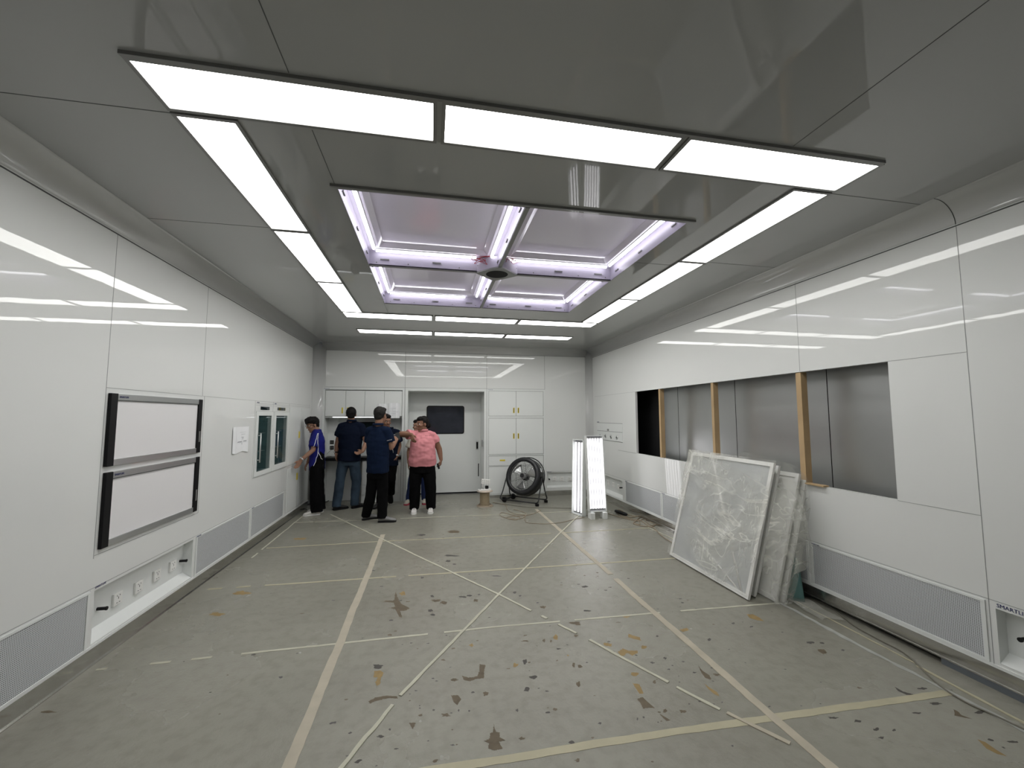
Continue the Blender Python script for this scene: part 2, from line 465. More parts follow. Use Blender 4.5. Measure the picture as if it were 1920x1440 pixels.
# ---- ceiling
RX0, RX1, RY0, RY1 = -.586, 1.805, 2.605, 5.252
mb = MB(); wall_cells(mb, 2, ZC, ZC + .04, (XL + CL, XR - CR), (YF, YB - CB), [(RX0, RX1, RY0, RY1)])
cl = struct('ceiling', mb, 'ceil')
jj = MB()
def cj(x0, y0, x1, y1, w_=.0018): jj.box((x0 - w_, y0 - w_, ZC - .0012), (x1 + w_, y1 + w_, ZC))
cj(-.59, YF, -.59, 1.73); cj(1.83, YF, 1.83, 1.73)
cj(-.592, 2.08, -.592, 2.56); cj(-.592, 5.25, -.592, 5.78); cj(.615, 7.2, .615, YB - CB)
cj(XL + CL, 2.08, -1.2, 2.08); cj(XL + CL, 3.27, -1.2, 3.27); cj(2.45, 2.08, XR - CR, 2.08); cj(2.45, 3.27, XR - CR, 3.27)
cj(1.83, 3.4, 2.18, 3.4)
jj.build('panel_joint', 'joint', cl)

# ---- covings
def cove(name, p, q, a, za, b, zb, n=12):
    """quarter ellipse from wall offset a(height za) to ceiling offset b(height zb), p,q are endpoints functions of offset"""
    mb = MB(); R = []
    for e in (p, q):
        R.append([V(e(a + (b - a) * (1 - math.cos(t * PI / 2 / n)), za + (zb - za) * math.sin(t * PI / 2 / n))) for t in range(n + 1)])
    mb.grid([list(q) for q in zip(*R)])
    m = mb
    back = MB()
    o = struct(name, m, 'cove')
    s = o.modifiers.new('solid', 'SOLIDIFY'); s.thickness = .004; s.offset = 0
    return o
cove('trim_1', lambda o, z: (XL + o, YF, z), lambda o, z: (XL + o, YB - .1, z), 0, JL, CL, ZC)
tr2 = cove('trim_2', lambda o, z: (XR - o, YF, z), lambda o, z: (XR - o, YB - .06, z), 0, JR, CR, ZC)
cove('trim_3', lambda o, z: (XL + .12, YB - o, z), lambda o, z: (XR - .08, YB - o, z), 0, JB, CB, ZC)
# curved seam where the coving pieces meet at y=2.0
sm = MB(); pts = [(XR - CR * (1 - math.cos(t * PI / 24)) - .003, 2.0, JR + (ZC - JR) * math.sin(t * PI / 24) - .003) for t in range(13)]
sm.tube(pts, .002, 5); sm.build('joint_seam', 'joint', tr2)
# vertical rounded corners
def corner(name, x0, y0, x1, y1, cx, cy, z1):
    mb = MB(); n = 14; rows = []
    for t in range(n + 1):
        a = t * PI / 2 / n
        # from (x0,y0) on side wall to (x1,y1) on back wall
        x = x0 + (x1 - x0) * (1 - math.cos(a)); y = y0 + (y1 - y0) * math.sin(a)
        rows.append([(x, y, .115), (x, y, z1)])
    mb.grid(rows)
    o = struct(name, mb, 'cove'); s = o.modifiers.new('solid', 'SOLIDIFY'); s.thickness = .004; s.offset = 0
corner('trim_4', XL, YB - .22, XL + .19, YB, 0, 0, ZC - .02)
corner('trim_5', XR, YB - .16, XR - .11, YB, 0, 0, ZC - .02)

# ---- skirtings
mb = MB(); mb.box((XL - .02, YF, 0), (XL - .006, YB - .16, .116)); mb.box((XL - .02, YF, .0), (XL + .004, YB - .16, .006))
struct('baseboard_left', mb, 'steel')
mb = MB(); mb.box((XR + .002, YF, .045), (XR + .012, YB - .1, .134)); mb.box((XR - .004, YF, .040), (XR + .012, YB - .1, .048))
br = struct('baseboard_right', mb, 'steel')
mb = MB(); mb.box((XR - .002, YF, .0), (XR + .05, 2.27, .040)); mb.build('kick_channel', mat('blue_grey_channel', (.12, .135, .15), .4), br)
mb = MB(); mb.box((XR - .001, 5.35, 0), (XR + .03, YB - .1, .041)); mb.build('kick_plate', 'steel', br)
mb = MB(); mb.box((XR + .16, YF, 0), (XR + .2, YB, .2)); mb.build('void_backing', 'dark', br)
mb = MB(); mb.box((kX0 - .06, YB - .004, 0), (XR - .1, YB + .0, .10)); struct('baseboard_back', mb, 'steel')
mb = MB(); mb.box((cX0, YB - .004, 0), (kX0 - .06, YB, .055)); mb.build('kick_strip', 'steel', wb)

# ================================================================== LEFT WALL FITTINGS
def logo(mw, size, parent): return text_part('maker_logo', 'SMARTLIFE', size, mw, 'blue', parent)
def ML(y, z): return basis((XL + .0205, y, z), (0, 1, 0), (0, 0, 1))     # faces +x: x-> +y? mirrored handled below

def film_viewer(y0, y1, z0, z1, label):
    t = empty('film_viewer', (XL, (y0 + y1) / 2, z0), label, 'light box', 'film viewers on the left wall')
    x0, x1 = XL, XL + .022
    MB().box((x0, y0, z0), (x1, y0 + .065, z1)).build('end_cap', 'black', t, bevel=.003)
    MB().box((x0, y1 - .065, z0), (x1, y1, z1)).build('end_cap', 'black', t, bevel=.003)
    MB().box((x0, y0 + .065, z1 - .045), (x1 - .002, y1 - .065, z1)).build('top_rail', 'alu', t, bevel=.002)
    MB().box((x0, y0 + .065, z0), (x1 - .002, y1 - .065, z0 + .045)).build('bottom_rail', 'alu', t, bevel=.002)
    MB().box((x0, y0 + .065, z0 + .045), (x0 + .010, y1 - .065, z1 - .045)).build('screen', 'screen', t)
    MB().box((x0 + .01, y0 + .065, z1 - .050), (x1 - .004, y1 - .065, z1 - .045)).build('film_clip', 'joint', t)
    c = MB().box((x1, y1 - .045, z0 + .10), (x1 + .004, y1 - .022, z0 + .20)).build('switch', 'frame', t, bevel=.001)
    # letters read left to right for someone facing the wall (+y is to the right of a viewer facing -x)
    text_part('maker_logo', 'SMARTLIFE', .019, basis((x1 + .0004, y0 + .075, z1 - .030), (0, 1, 0), (0, 0, 1)), 'blue', t)
film_viewer(3.288, 4.444, 1.292, 1.790, 'upper of two white film viewers with black ends on left wall')
film_viewer(3.294, 4.448, .750, 1.252, 'lower of two white film viewers with black ends on left wall')

def socket(loc, nx, size, label, group, par=None):
    """5-hole wall socket; nx: outward normal"""
    n = V(nx); side = V((0, 0, 1)).cross(n)      # right of a viewer facing the plate
    o = V(loc); s = size / 2
    t = empty('power_socket', o, label, 'socket', group)
    m = basis(o, side, (0, 0, 1))
    MB().box((-s, -s, 0), (s, s, .016), m).build('face_plate', 'whitem', t, bevel=.003)
    h = MB()
    for a, b, w_, hh in ((-.014, .022, .004, .009), (.014, .022, .004, .009), (0, 0.006, .004, .016), (-.013, -.026, .010, .004), (.013, -.026, .010, .004)):
        k = size / .086
        MB().box((a * k - w_ * k / 2, b * k - hh * k / 2, .0155), (a * k + w_ * k / 2, b * k + hh * k / 2, .0168), m).build('pin_slot', 'black', t)
    return t
def stub(loc, nx, label, group):
    n = V(nx); mb = MB().cyl(V(loc), V(loc) + n * .05, .011, n=12); mb.cyl(V(loc) + n * .05, V(loc) + n * .058, .013, n=12)
    o = mb.build('ground_terminal', 'black'); return tag(o, label, 'terminal', group)

# left niche with four sockets
def niche_x(name, xw, s, y0, y1, z0, z1, dep, label):
    """s=-1: niche goes to -x (left wall), s=+1 to +x"""
    t = empty(name, (xw, (y0 + y1) / 2, z0), label, 'socket panel')
    xb = xw + s * dep; xc = xw
    MB().box((xb, y0 - .01, z0 - .02), (xb + s * .006, y1 + .01, z1 + .01)).build('back_plate', 'white', t)
    mb = MB().box((xc, y0, z0), (xb, y0 + .004, z1)); mb.box((xc, y1 - .004, z0), (xb, y1, z1)); mb.box((xc, y0, z1 - .004), (xb, y1, z1))
    mb.build('side_lining', 'white', t)
    mb = MB()  # sloping sill
    a = [(xc, y0 + .004, z0 + .003), (xc, y1 - .004, z0 + .003), (xb, y1 - .004, z0 + .055), (xb, y0 + .004, z0 + .055)]
    b = [(xc, y0 + .004, z0 + .001), (xc, y1 - .004, z0 + .001), (xb, y1 - .004, z0 + .001), (xb, y0 + .004, z0 + .001)]
    mb.rings([a, b], smooth=False); mb.build('sill', 'white', t)
    return t, xb
t, xb = niche_x('socket_panel', XL, -1, *NL, .075, 'long recessed white socket niche under the film viewers')
for i, (u, v) in enumerate([(221, 1122), (260.5, 1100), (295, 1078), (324.5, 1060.5)]):
    p = PX(u, v, xb + .012)
    socket((xb, p.y, p.z), (1, 0, 0), .086, ['white power socket in left niche, nearest the camera', 'white power socket in left niche, second from the camera',
            'white power socket in left niche, third from the camera', 'white power socket in left niche, farthest from the camera'][i], 'sockets in the left niche')
for (u, v, l) in ((192, 1141, 'black ground terminal at the near end of the left niche'), (344, 1051.5, 'black ground terminal at the far end of the left niche')):
    p = PX(u, v, xb + .03); stub((xb, p.y, p.z), (1, 0, 0), l, 'ground terminals in the left niche')
text_part('maker_logo', 'SMARTLIFE', .020, basis((XL + .001, 3.30, .497), (0, 1, 0), (0, 0, 1)), 'blue', t)

def grille(x, s, y0, y1, z0, z1, label, group, logo_at=None, fr=.022):
    t = empty('return_grille', (x, (y0 + y1) / 2, z0), label, 'air grille', group)
    MB().box((x, y0, z0), (x + s * .003, y1, z1)).build('perforated_panel', 'perf', t)
    mb = MB(); e = x + s * .007
    mb.box((x, y0 - fr, z0 - fr * .8), (e, y1 + fr, z0)); mb.box((x, y0 - fr, z1), (e, y1 + fr, z1 + .016))
    mb.box((x, y0 - fr, z0), (e, y0, z1)); mb.box((x, y1, z0), (e, y1 + fr, z1))
    mb.build('frame', 'white', t, bevel=.0015)
    if logo_at: text_part('maker_logo', 'SMARTLIFE', .016, logo_at, 'blue', t)
gg = 'perforated grilles along the foot of the left wall'
grille(XL, 1, 1.9, 3.237, .140, .482, 'perforated return air grille on left wall, nearest the camera', gg)
grille(XL, 1, 4.52, 5.668, .147, .485, 'perforated air grille on left wall beyond the socket niche', gg, basis((XL + .0075, 4.50, .492), (0, 1, 0), (0, 0, 1)))
grille(XL, 1, 5.735, 6.86, .150, .485, 'perforated air grille on left wall below the glass cabinets', gg, basis((XL + .0075, 5.72, .492), (0, 1, 0), (0, 0, 1)))
MB().box((XL, YF, .118), (XL + .006, YB - .2, .135)).build('bottom_rail', 'white', wl)

# instrument cabinets with glass doors
def glass_cab(y0, y1, g, z0, z1, disp, label):
    t = empty('instrument_cabinet', (XL, (y0 + y1) / 2, z0), label, 'cabinet', 'glass door cabinets in the left wall')
    gy0, gy1, gz0, gz1 = g; d = .34
    mb = MB()   # carcass behind the wall
    mb.box((XL - d, gy0 - .02, gz0 - .02), (XL - d + .01, gy1 + .02, gz1 + .02))
    mb.box((XL - d, gy0 - .02, gz0 - .02), (XL - .04, gy0, gz1 + .02)); mb.box((XL - d, gy1, gz0 - .02), (XL - .04, gy1 + .02, gz1 + .02))
    mb.box((XL - d, gy0, gz0 - .02), (XL - .04, gy1, gz0)); mb.box((XL - d, gy0, gz1), (XL - .04, gy1, gz1 + .02))
    mb.build('carcass', mat('cabinet_interior', (.045, .07, .075), .4), t)
    for k in range(1, 3):
        z = gz0 + (gz1 - gz0) * k / 3
        MB().box((XL - d + .01, gy0, z), (XL - .06, gy1, z + .008)).build('shelf', 'alu', t)
    mb = MB(); e = XL + .012
    wall_cells(mb, 0, XL, e, (y0, y1), (z0, z1), [g]); dr = mb.build('door', 'white', t, bevel=.002)
    MB().box((XL - .004, gy0 - .0, gz0), (XL + .003, gy1, gz1)).build('glass_pane', 'clear', dr)
    mb = MB(); hy = gy0 - .01; hx = e + .035
    mb.cyl((hx, hy, 1.05), (hx, hy, 1.42), .008); mb.cyl((e, hy, 1.08), (hx, hy, 1.08), .006); mb.cyl((e, hy, 1.39), (hx, hy, 1.39), .006)
    mb.build('handle', 'alu', dr)
    MB().box((XL, disp[0], 1.716), (XL + .005, disp[1], 1.758)).build('display', 'glassd', t)
    text_part('maker_logo', 'SMARTLIFE', .016, basis((XL + .001, y0 + .02, 1.802), (0, 1, 0), (0, 0, 1)), 'blue', t)
glass_cab(5.73, 6.29, G1, .872, 1.692, (5.87, 6.16), 'tall glass door cabinet in left wall, nearer one')
glass_cab(6.33, 6.95, G2, .872, 1.692, (6.47, 6.78), 'tall glass door cabinet in left wall, beside the yellow pulls')
# closet with yellow pulls
t = empty('wall_closet', (XL, 7.5, .15), 'flush white closet with yellow pulls behind the boy', 'cabinet')
for z0, z1 in ((.88, 1.77), (.16, .82)):
    for ya, yb_ in ((7.0, 7.54), (7.56, 8.08)):
        d = MB().box((XL, ya, z0), (XL + .006, yb_, z1)).build('door', 'white', t, bevel=.001)
        if ya < 7.5:
            u, v = (561, 815) if z0 > .5 else (556.7, 893)
            p = PX(u, v, XL + .006)
            MB().box((XL + .006, p.y - .035, p.z - .055), (XL + .010, p.y + .035, p.z + .055)).build('pull', 'yellow', d, bevel=.001)
# paper sheet on left wall
def sheet_on_left():
    P = [PX(u, v, XL) for u, v in ((436, 801), (466, 797.5), (465, 845), (433.8, 852))]
    y0, y1, z0, z1 = P[0].y, P[1].y, P[2].z, P[0].z
    t = empty('paper_notice', (XL, (y0 + y1) / 2, z0), 'white paper drawing taped to the left wall', 'paper')
    mb = MB(); n = 8; pr = None
    for k in range(n + 1):
        y = y0 + (y1 - y0) * k / n; x = XL + .004 + .012 * abs(math.sin(k * 1.1 + .4)) * (1 if k in (0, 1, n) else .5)
        c = ((x, y, z0 - .01 * math.sin(k)), (x, y, z1))
        if pr: mb.quad(pr[0], c[0], c[1], pr[1], True)
        pr = c
    sh = mb.build('sheet', 'paper', t)
    ink = MB(); X = XL + .0175; W = y1 - y0; H = z1 - z0
    for a, b, c, d in ((.25, .40, .50, .425), (.60, .42, .80, .445), (.45, .58, .62, .59), (.5, .30, .515, .38), (.45, .70, .7, .708), (.35, .78, .75, .785), (.55, .50, .57, .60)):
        ink.box((X, y0 + W * a, z0 + H * b), (X + .0004, y0 + W * c, z0 + H * d))
    ink.build('printed_lines', 'ink', t)
sheet_on_left()

# ================================================================== RIGHT WALL FITTINGS
# cavity behind the opening with steel sheets and studs
XSH = 3.62
cav = MB()
cav.box((XSH + .03, OP[0] - .5, .7), (XSH + .05, 7.3, 2.35)); cav.box((XR + .036, OP[0] - .5, .68), (XSH + .05, 7.3, .70)); cav.box((XR + .036, OP[0] - .5, 2.35), (XSH + .05, 7.3, 2.37))
cav.box((XR + .036, OP[0] - .52, .68), (XSH + .05, OP[0] - .5, 2.37)); cav.box((XR + .036, 7.3, .68), (XSH + .05, 7.32, 2.37))
cav.build('cavity_lining', 'dark', wr)
ys = [2.02, 3.215, 4.41, 5.60, 6.0]
for i in range(4):
    mb = MB(); a, b = ys[i] + .004, ys[i + 1] - .004
    if i < 3:
        c = a + (b - a) * .72
        mb.box((XSH, a, .8), (XSH + .002, c, 2.3)); mb.box((XSH + .001, c, .8), (XSH + .004, b, 2.3))
    else: mb.box((XSH, a, .8), (XSH + .002, b, 2.3))
    tag(mb.build('steel_sheet', 'galv'), ['galvanised steel sheet inside wall opening, nearest the camera', 'galvanised steel sheet behind the nearest timber stud',
        'galvanised steel sheet between the two farther studs', 'narrow galvanised sheet beside the black gap of the opening'][i], 'metal sheet', 'steel sheets inside the wall opening')
def stud(u0, u1, v, lab, w_=.045, lean=0.):
    p = PX((u0 + u1) / 2, v, XR + .03)
    y = p.y
    m = Matrix.Translation((XR + .03, y, OP[2])) @ Matrix.Rotation(lean, 4, 'X')
    mb = MB().box((-.022, -w_ / 2, 0), (.045, w_ / 2, OP[3] - OP[2] - .002), m)
    tag(mb.build('timber_stud', 'wood', bevel=.002), lab, 'timber stud', 'timber studs in the wall opening')
stud(1238.7, 1245, 855, 'timber stud beside the black gap, farthest of three', .042)
stud(1333, 1342, 720, 'timber stud in the middle of the wall opening', .045)
stud(1505, 1512, 860, 'timber stud standing on a wood block, nearest of three', .055)
p = PX(1524, 910, XR - .01)
tag(MB().box((XR - .03, 3.02, OP[2] - .001), (XR + .03, 3.20, OP[2] + .012)).build('wood_block', 'wood', bevel=.002), 'small flat wood block on the opening sill at the stud foot', 'wood block')

# medical gas outlet panel
yA, yB_ = PX(1120, 800, XR).y, PX(1167.5, 800, XR).y
y0, y1 = min(yA, yB_), max(yA, yB_)
t = empty('gas_outlet_panel', (XR, (y0 + y1) / 2, 1.1), 'white gas outlet panel in the right wall corner', 'outlet panel')
MB().box((XR - .006, y0, 1.165), (XR, y1, 1.50)).build('panel', 'white', t, bevel=.002)
mb = MB()
for z in (1.497, 1.34, 1.168): mb.box((XR - .0072, y0, z - .003), (XR - .006, y1, z + .003))
mb.build('panel_seam', 'joint', t)
p = PX(1140, 806, XR - .006)
MB().box((XR - .010, p.y - .035, p.z - .018), (XR - .006, p.y + .035, p.z + .018)).build('alarm_display', 'frame', t)
for u, v in ((1125.4, 816.5), (1135.4, 817.5), (1145.7, 818.8), (1156.8, 820.2)):
    p = PX(u, v, XR - .006)
    o = MB().lathe((XR - .006, p.y, p.z), (-1, 0, 0), [(.001, .012), (.012, .012), (.022, .008), (.036, .006), (.038, 0)], 20).build('gas_outlet', 'alu', t)
    MB().cyl((XR - .018, p.y, p.z), (XR - .0195, p.y, p.z), .014, n=12).build('outlet_port', 'black', o)
text_part('maker_logo', 'SMARTLIFE', .022, basis((XR - .0075, y1 - .01, 1.505), (0, -1, 0), (0, 0, 1)), 'blue', t)

gr = 'perforated grilles along the foot of the right wall'
for (ya, yb_, lab, lg) in ((5.66, 6.77, 'perforated grille on right wall beside the far socket niche', True), (4.45, 5.60, 'perforated grille on right wall behind the wrapped panels', True),
                       (3.245, 4.385, 'perforated grille on right wall hidden mostly by wrapped panels', False), (2.038, 3.178, 'wide perforated grille on right wall, nearest the camera', True)):
    grille(XR, -1, ya, yb_, .165, .497, lab, gr, basis((XR - .0075, yb_ + .01, .501), (0, -1, 0), (0, 0, 1)) if lg else None)
MB().box((XR - .006, YF, .132), (XR, 7.9, .150)).build('bottom_rail', 'white', wr)
t, xb = niche_x('socket_panel', XR, 1, *NR, .06, 'recessed white socket niche in far end of right wall')
for i, (u, v) in enumerate([(1140, 905), (1150, 909), (1159.5, 913)]):
    p = PX(u, v, xb - .012)
    if NR[0] < p.y < NR[1]:
        socket((xb, p.y, p.z), (-1, 0, 0), .086, ['white socket in far right niche, behind the lit fixtures', 'white socket in far right niche, middle one', 'white socket in far right niche, beside the ground terminal'][i], 'sockets in the far right niche')
p = PX(1164.5, 914.5, xb - .03); stub((xb, p.y, p.z), (-1, 0, 0), 'black ground terminal in the far right socket niche', 'x') ; 
t, xb = niche_x('socket_panel', XR, 1, *ND, .075, 'recessed white socket niche cut by the right frame edge')
p = PX(1919, 1199, xb - .03); o = stub((xb, p.y, p.z), (-1, 0, 0), 'black ground terminal at the right edge, in the near niche', 'x')
for o in list(C.objects):
    if o.get('group') == 'x': del o['group']
text_part('maker_logo', 'SMARTLIFE', .030, basis((XR - .0012, 1.965, .493), (0, -1, 0), (0, 0, 1)), 'blue', t)

# ================================================================== BACK WALL
# alcove workstation
AD = .32
al = MB()
al.box((aL - .02, YB + AD, 0), (aR + .02, YB + AD + .02, aT + .02)); al.box((aL - .02, YB + .05, 0), (aL, YB + AD, aT)); al.box((aR, YB + .05, 0), (aR + .02, YB + AD, aT)); al.box((aL - .02, YB + .05, aT), (aR + .02, YB + AD, aT + .02))
al.build('alcove_lining', 'white', wb)
mb = MB()
for x0, x1, z0, z1 in ((aL - .035, aL, 0, aT + .03), (aR, aR + .035, 0, aT + .03), (aL, aR, aT, aT + .03)): mb.box((x0, YB - .008, z0), (x1, YB, z1))
fr = mb.build('alcove_frame', 'white', wb, bevel=.002)
text_part('maker_logo', 'SMARTLIFE', .020, basis((aL - .02, YB - .009, aT + .01), (1, 0, 0), (0, 0, 1)), 'blue', fr)
zu = PY(680, 780.5, YB).z
t = empty('wall_cupboard', ((aL + aR) / 2, YB, zu), 'white four door cupboard above the recessed workstation', 'cabinet')
MB().box((aL, YB + .03, zu), (aR, YB + AD, aT - .01)).build('carcass', 'white', t)
xs = [aL + .004, PY(648, 750, YB).x, PY(684, 750, YB).x, PY(720.5, 750, YB).x, aR - .004]
for i in range(4):
    d = MB().box((xs[i] + .004, YB + .008, zu + .003), (xs[i + 1] - .004, YB + .028, aT - .02)).build('door', 'white', t, bevel=.002)
    if i < 2:
        p = PY([641.7, 651.7][i], 769.5, YB)
        MB().box((p.x - .012, YB + .003, p.z - .055), (p.x + .012, YB + .008, p.z + .055)).build('pull', 'yellow', d, bevel=.001)
MB().box((aL, YB + .04, zu - .028), (aR, YB + .12, zu)).build('pelmet', 'white', t)
x0, x1 = PY(624, 781, YB + .03).x, PY(712, 781, YB + .03).x
ls = empty('strip_light', ((x0 + x1) / 2, YB + .06, zu - .03), 'thin lit strip light under the cupboard', 'lamp')
MB().box((x0 - .01, YB + .02, zu - .012), (x1 + .01, YB + .038, zu)).build('housing', 'alu', ls)
MB().box((x0, YB + .018, zu - .020), (x1, YB + .036, zu - .012)).build('lit_lens', 'strip', ls)
# papers on the cupboard doors
for (u0, u1, v0, v1, lab, nm) in ((707, 727.5, 757, 783, 'translucent paper sheet taped on the third cupboard door', 'a'), (728, 749.5, 756, 784, 'pale paper drawing taped on the fourth cupboard door', 'b')):
    a, b = PY(u0, v1, YB - .005), PY(u1, v0, YB - .005)
    mb = MB(); n = 6; pr = None
    for k in range(n + 1):
        x = a.x + (b.x - a.x) * k / n; y = YB - .003 - .010 * abs(math.sin(k * 1.3))
        c = ((x, y - .004, a.z), (x, y, b.z))
        if pr: mb.quad(pr[0], c[0], c[1], pr[1], True)
        pr = c
    o = mb.build('paper_sheet', 'paper'); tag(o, lab, 'paper', 'papers on the cupboard doors')
    ink = MB()
    for k in range(5):
        ink.box((a.x + .04, YB - .0185, a.z + .05 + k * .035), (a.x + .04 + .05 + .05 * ((k * 7) % 3), YB - .018, a.z + .053 + k * .035))
    ink.build('printed_lines', 'ink', o)
# worktop, drawers, modesty
zt1, zt0 = PY(680, 857.5, YB).z, PY(680, 863, YB).z
dk = empty('work_desk', ((aL + aR) / 2, YB + .1, 0), 'black worktop with white drawer unit in the alcove', 'desk')
MB().box((aL + .002, YB - .02, zt0), (aR - .002, YB + AD - .004, zt1)).build('worktop', 'black', dk, bevel=.003)
xd0, xd1 = PY(677.5, 900, YB).x, aR - .006
MB().box((xd0, YB + .012, .0), (xd1, YB + AD - .01, zt0 - .001)).build('drawer_carcass', 'white', dk)
zz = [zt0 - .01, PY(700, 909, YB).z, PY(700, 924, YB).z, PY(700, 930, YB).z + .02, .03]
for i in range(3):
    MB().box((xd0 + .012, YB - .006, zz[i + 1] + .006), (xd1 - .04, YB + .012, zz[i] - .006)).build('drawer', 'white', dk, bevel=.002)
MB().box((xd0 - .05, YB + .03, 0), (xd0 - .01, YB + AD - .01, zt0 - .001)).build('side_panel', 'frame', dk)
# monitor on alcove back wall
ym = YB + AD - .05
a, b = PY(671, 814, ym), PY(704, 791, ym)
mo = empty('monitor', ((a.x + b.x) / 2 + .1, ym, a.z), 'black flat monitor on the alcove back wall, behind the men', 'monitor')
MB().box((a.x - .02, ym, a.z - .02), (b.x + .16, ym + .03, b.z)).build('casing', 'black', mo, bevel=.004)
MB().box((a.x, ym - .002, a.z), (b.x + .14, ym, b.z - .02)).build('screen', 'glassd', mo)
# black sockets in alcove
ya = YB + AD
for i, (u, v) in enumerate(((622.4, 829), (622.2, 839.5))):
    p = PY(u, v, ya)
    t = empty('wall_switch', (p.x, ya, p.z), ['upper black square outlet in the alcove', 'lower black square outlet in the alcove with a thin cord'][i], 'outlet', 'black outlets in the alcove')
    MB().box((p.x - .036, ya - .008, p.z - .036), (p.x + .036, ya, p.z + .036)).build('face_plate', 'black', t, bevel=.003)
    mb = MB()
    for dx in (-.014, .014): mb.box((p.x + dx - .006, ya - .0095, p.z - .02), (p.x + dx + .006, ya - .008, p.z + .02))
    mb.build('rocker', 'frame', t)
p = PY(622, 843, ya)
pts = poly_smooth([(p.x, ya - .01, p.z), (p.x - .06, ya - .03, p.z - .06), (p.x - .11, ya - .03, p.z - .14), (p.x - .07, ya - .04, zt1 + .012), (p.x + .02, ya - .06, zt1 + .005)])
tag(MB().tube(pts, .003, 6).build('cable', 'cableg'), 'thin pale cord hanging from the lower alcove outlet', 'cable')
# things on the right end of the worktop
x0 = PY(743, 855, YB + .1).x
t = empty('tap_mixer', (x0 - .06, YB + .2, zt1), 'small chrome fittings on the right end of the worktop', 'tap')
mb = MB().cyl((x0 - .06, YB + .2, zt1), (x0 - .06, YB + .2, zt1 + .22), .012); mb.tube(poly_smooth([(x0 - .06, YB + .2, zt1 + .22), (x0 - .06, YB + .17, zt1 + .27), (x0 - .06, YB + .10, zt1 + .25)]), .010, 8)
mb.build('spout', 'alu', t); MB().cyl((x0 - .0, YB + .2, zt1), (x0, YB + .2, zt1 + .06), .018).build('lever', 'alu', t)

# ---- door
YD = YB + .60
mb = MB()
mb.box((dL - .02, YB + .05, 0), (dL, YD + .05, dT + .02)); mb.box((dR, YB + .05, 0), (dR + .02, YD + .05, dT + .02)); mb.box((dL, YB + .05, dT), (dR, YD + .05, dT + .02)); 
mb.build('door_lining', 'white', wb)
mb = MB(); f = .05
for x0, x1, z0, z1 in ((dL - f, dL, 0, dT + .045), (dR, dR + f, 0, dT + .045), (dL, dR, dT, dT + .045)): mb.box((x0, YB - .012, z0), (x1, YB, z1))
mb.build('door_frame', 'white', wb, bevel=.003)
d1 = bpy.data.objects.new('door_1', None); C.objects.link(d1); d1.location = ((dL + dR) / 2, YD, 0); d1['kind'] = 'structure'
wa, wb2 = PY(799.2, 814, YD), PY(870.7, 761, YD)
g = (wa.x, wb2.x, wa.z, wb2.z)
mb = MB(); wall_cells(mb, 1, YD, YD + .04, (dL + .001, dR - .001), (.035, dT - .002), []); lf = mb.build('door_leaf', 'white', d1)
# rounded window frame
def rrect(x0, x1, z0, z1, r, n=6):
    P = []
    for cx, cz, a0 in ((x1 - r, z1 - r, 0), (x0 + r, z1 - r, PI / 2), (x0 + r, z0 + r, PI), (x1 - r, z0 + r, 3 * PI / 2)):
        for k in range(n + 1): P.append((cx + r * math.cos(a0 + k * PI / 2 / n), cz + r * math.sin(a0 + k * PI / 2 / n)))
    return P
o1 = rrect(*g, .05); i1 = rrect(g[0] + .022, g[1] - .022, g[2] + .022, g[3] - .022, .035)
mb = MB(); mb.rings([[(x, YD - .008, z) for x, z in o1], [(x, YD - .008, z) for x, z in i1], [(x, YD - .001, z) for x, z in i1], [(x, YD - .001, z) for x, z in o1]], smooth=False, closed=True)
mb.build('window_frame', 'black', lf)
MB().poly([(x, YD - .003, z) for x, z in reversed(rrect(g[0] + .012, g[1] - .012, g[2] + .012, g[3] - .012, .04))]).build('window_glass', 'window', lf)
h0, h1 = PY(893, 841.5, YD), PY(896.4, 828.8, YD)
MB().box((h0.x - .006, YD - .006, h0.z - .02), (h1.x + .006, YD, h1.z + .02)).build('handle_plate', 'alu', lf, bevel=.002)
MB().box((h0.x, YD - .009, h0.z), (h1.x, YD - .004, h1.z)).build('handle', 'black', lf, bevel=.002)
MB().box((dR - .004, YB + .25, 1.0), (dR, YB + .36, 1.14)).build('strike_plate', 'frame', d1)
MB().box((dR - .05, YD - .004, .35), (dR - .03, YD, .62)).build('edge_seal', 'black', d1)
MB().box((dL, YD + .01, 0), (dR, YD + .04, .034)).build('bottom_gap_seal', 'dark', d1)
MB().box((dL, YD - .05, 0), (dR, YD + .01, .004)).build('threshold', 'alu', d1)

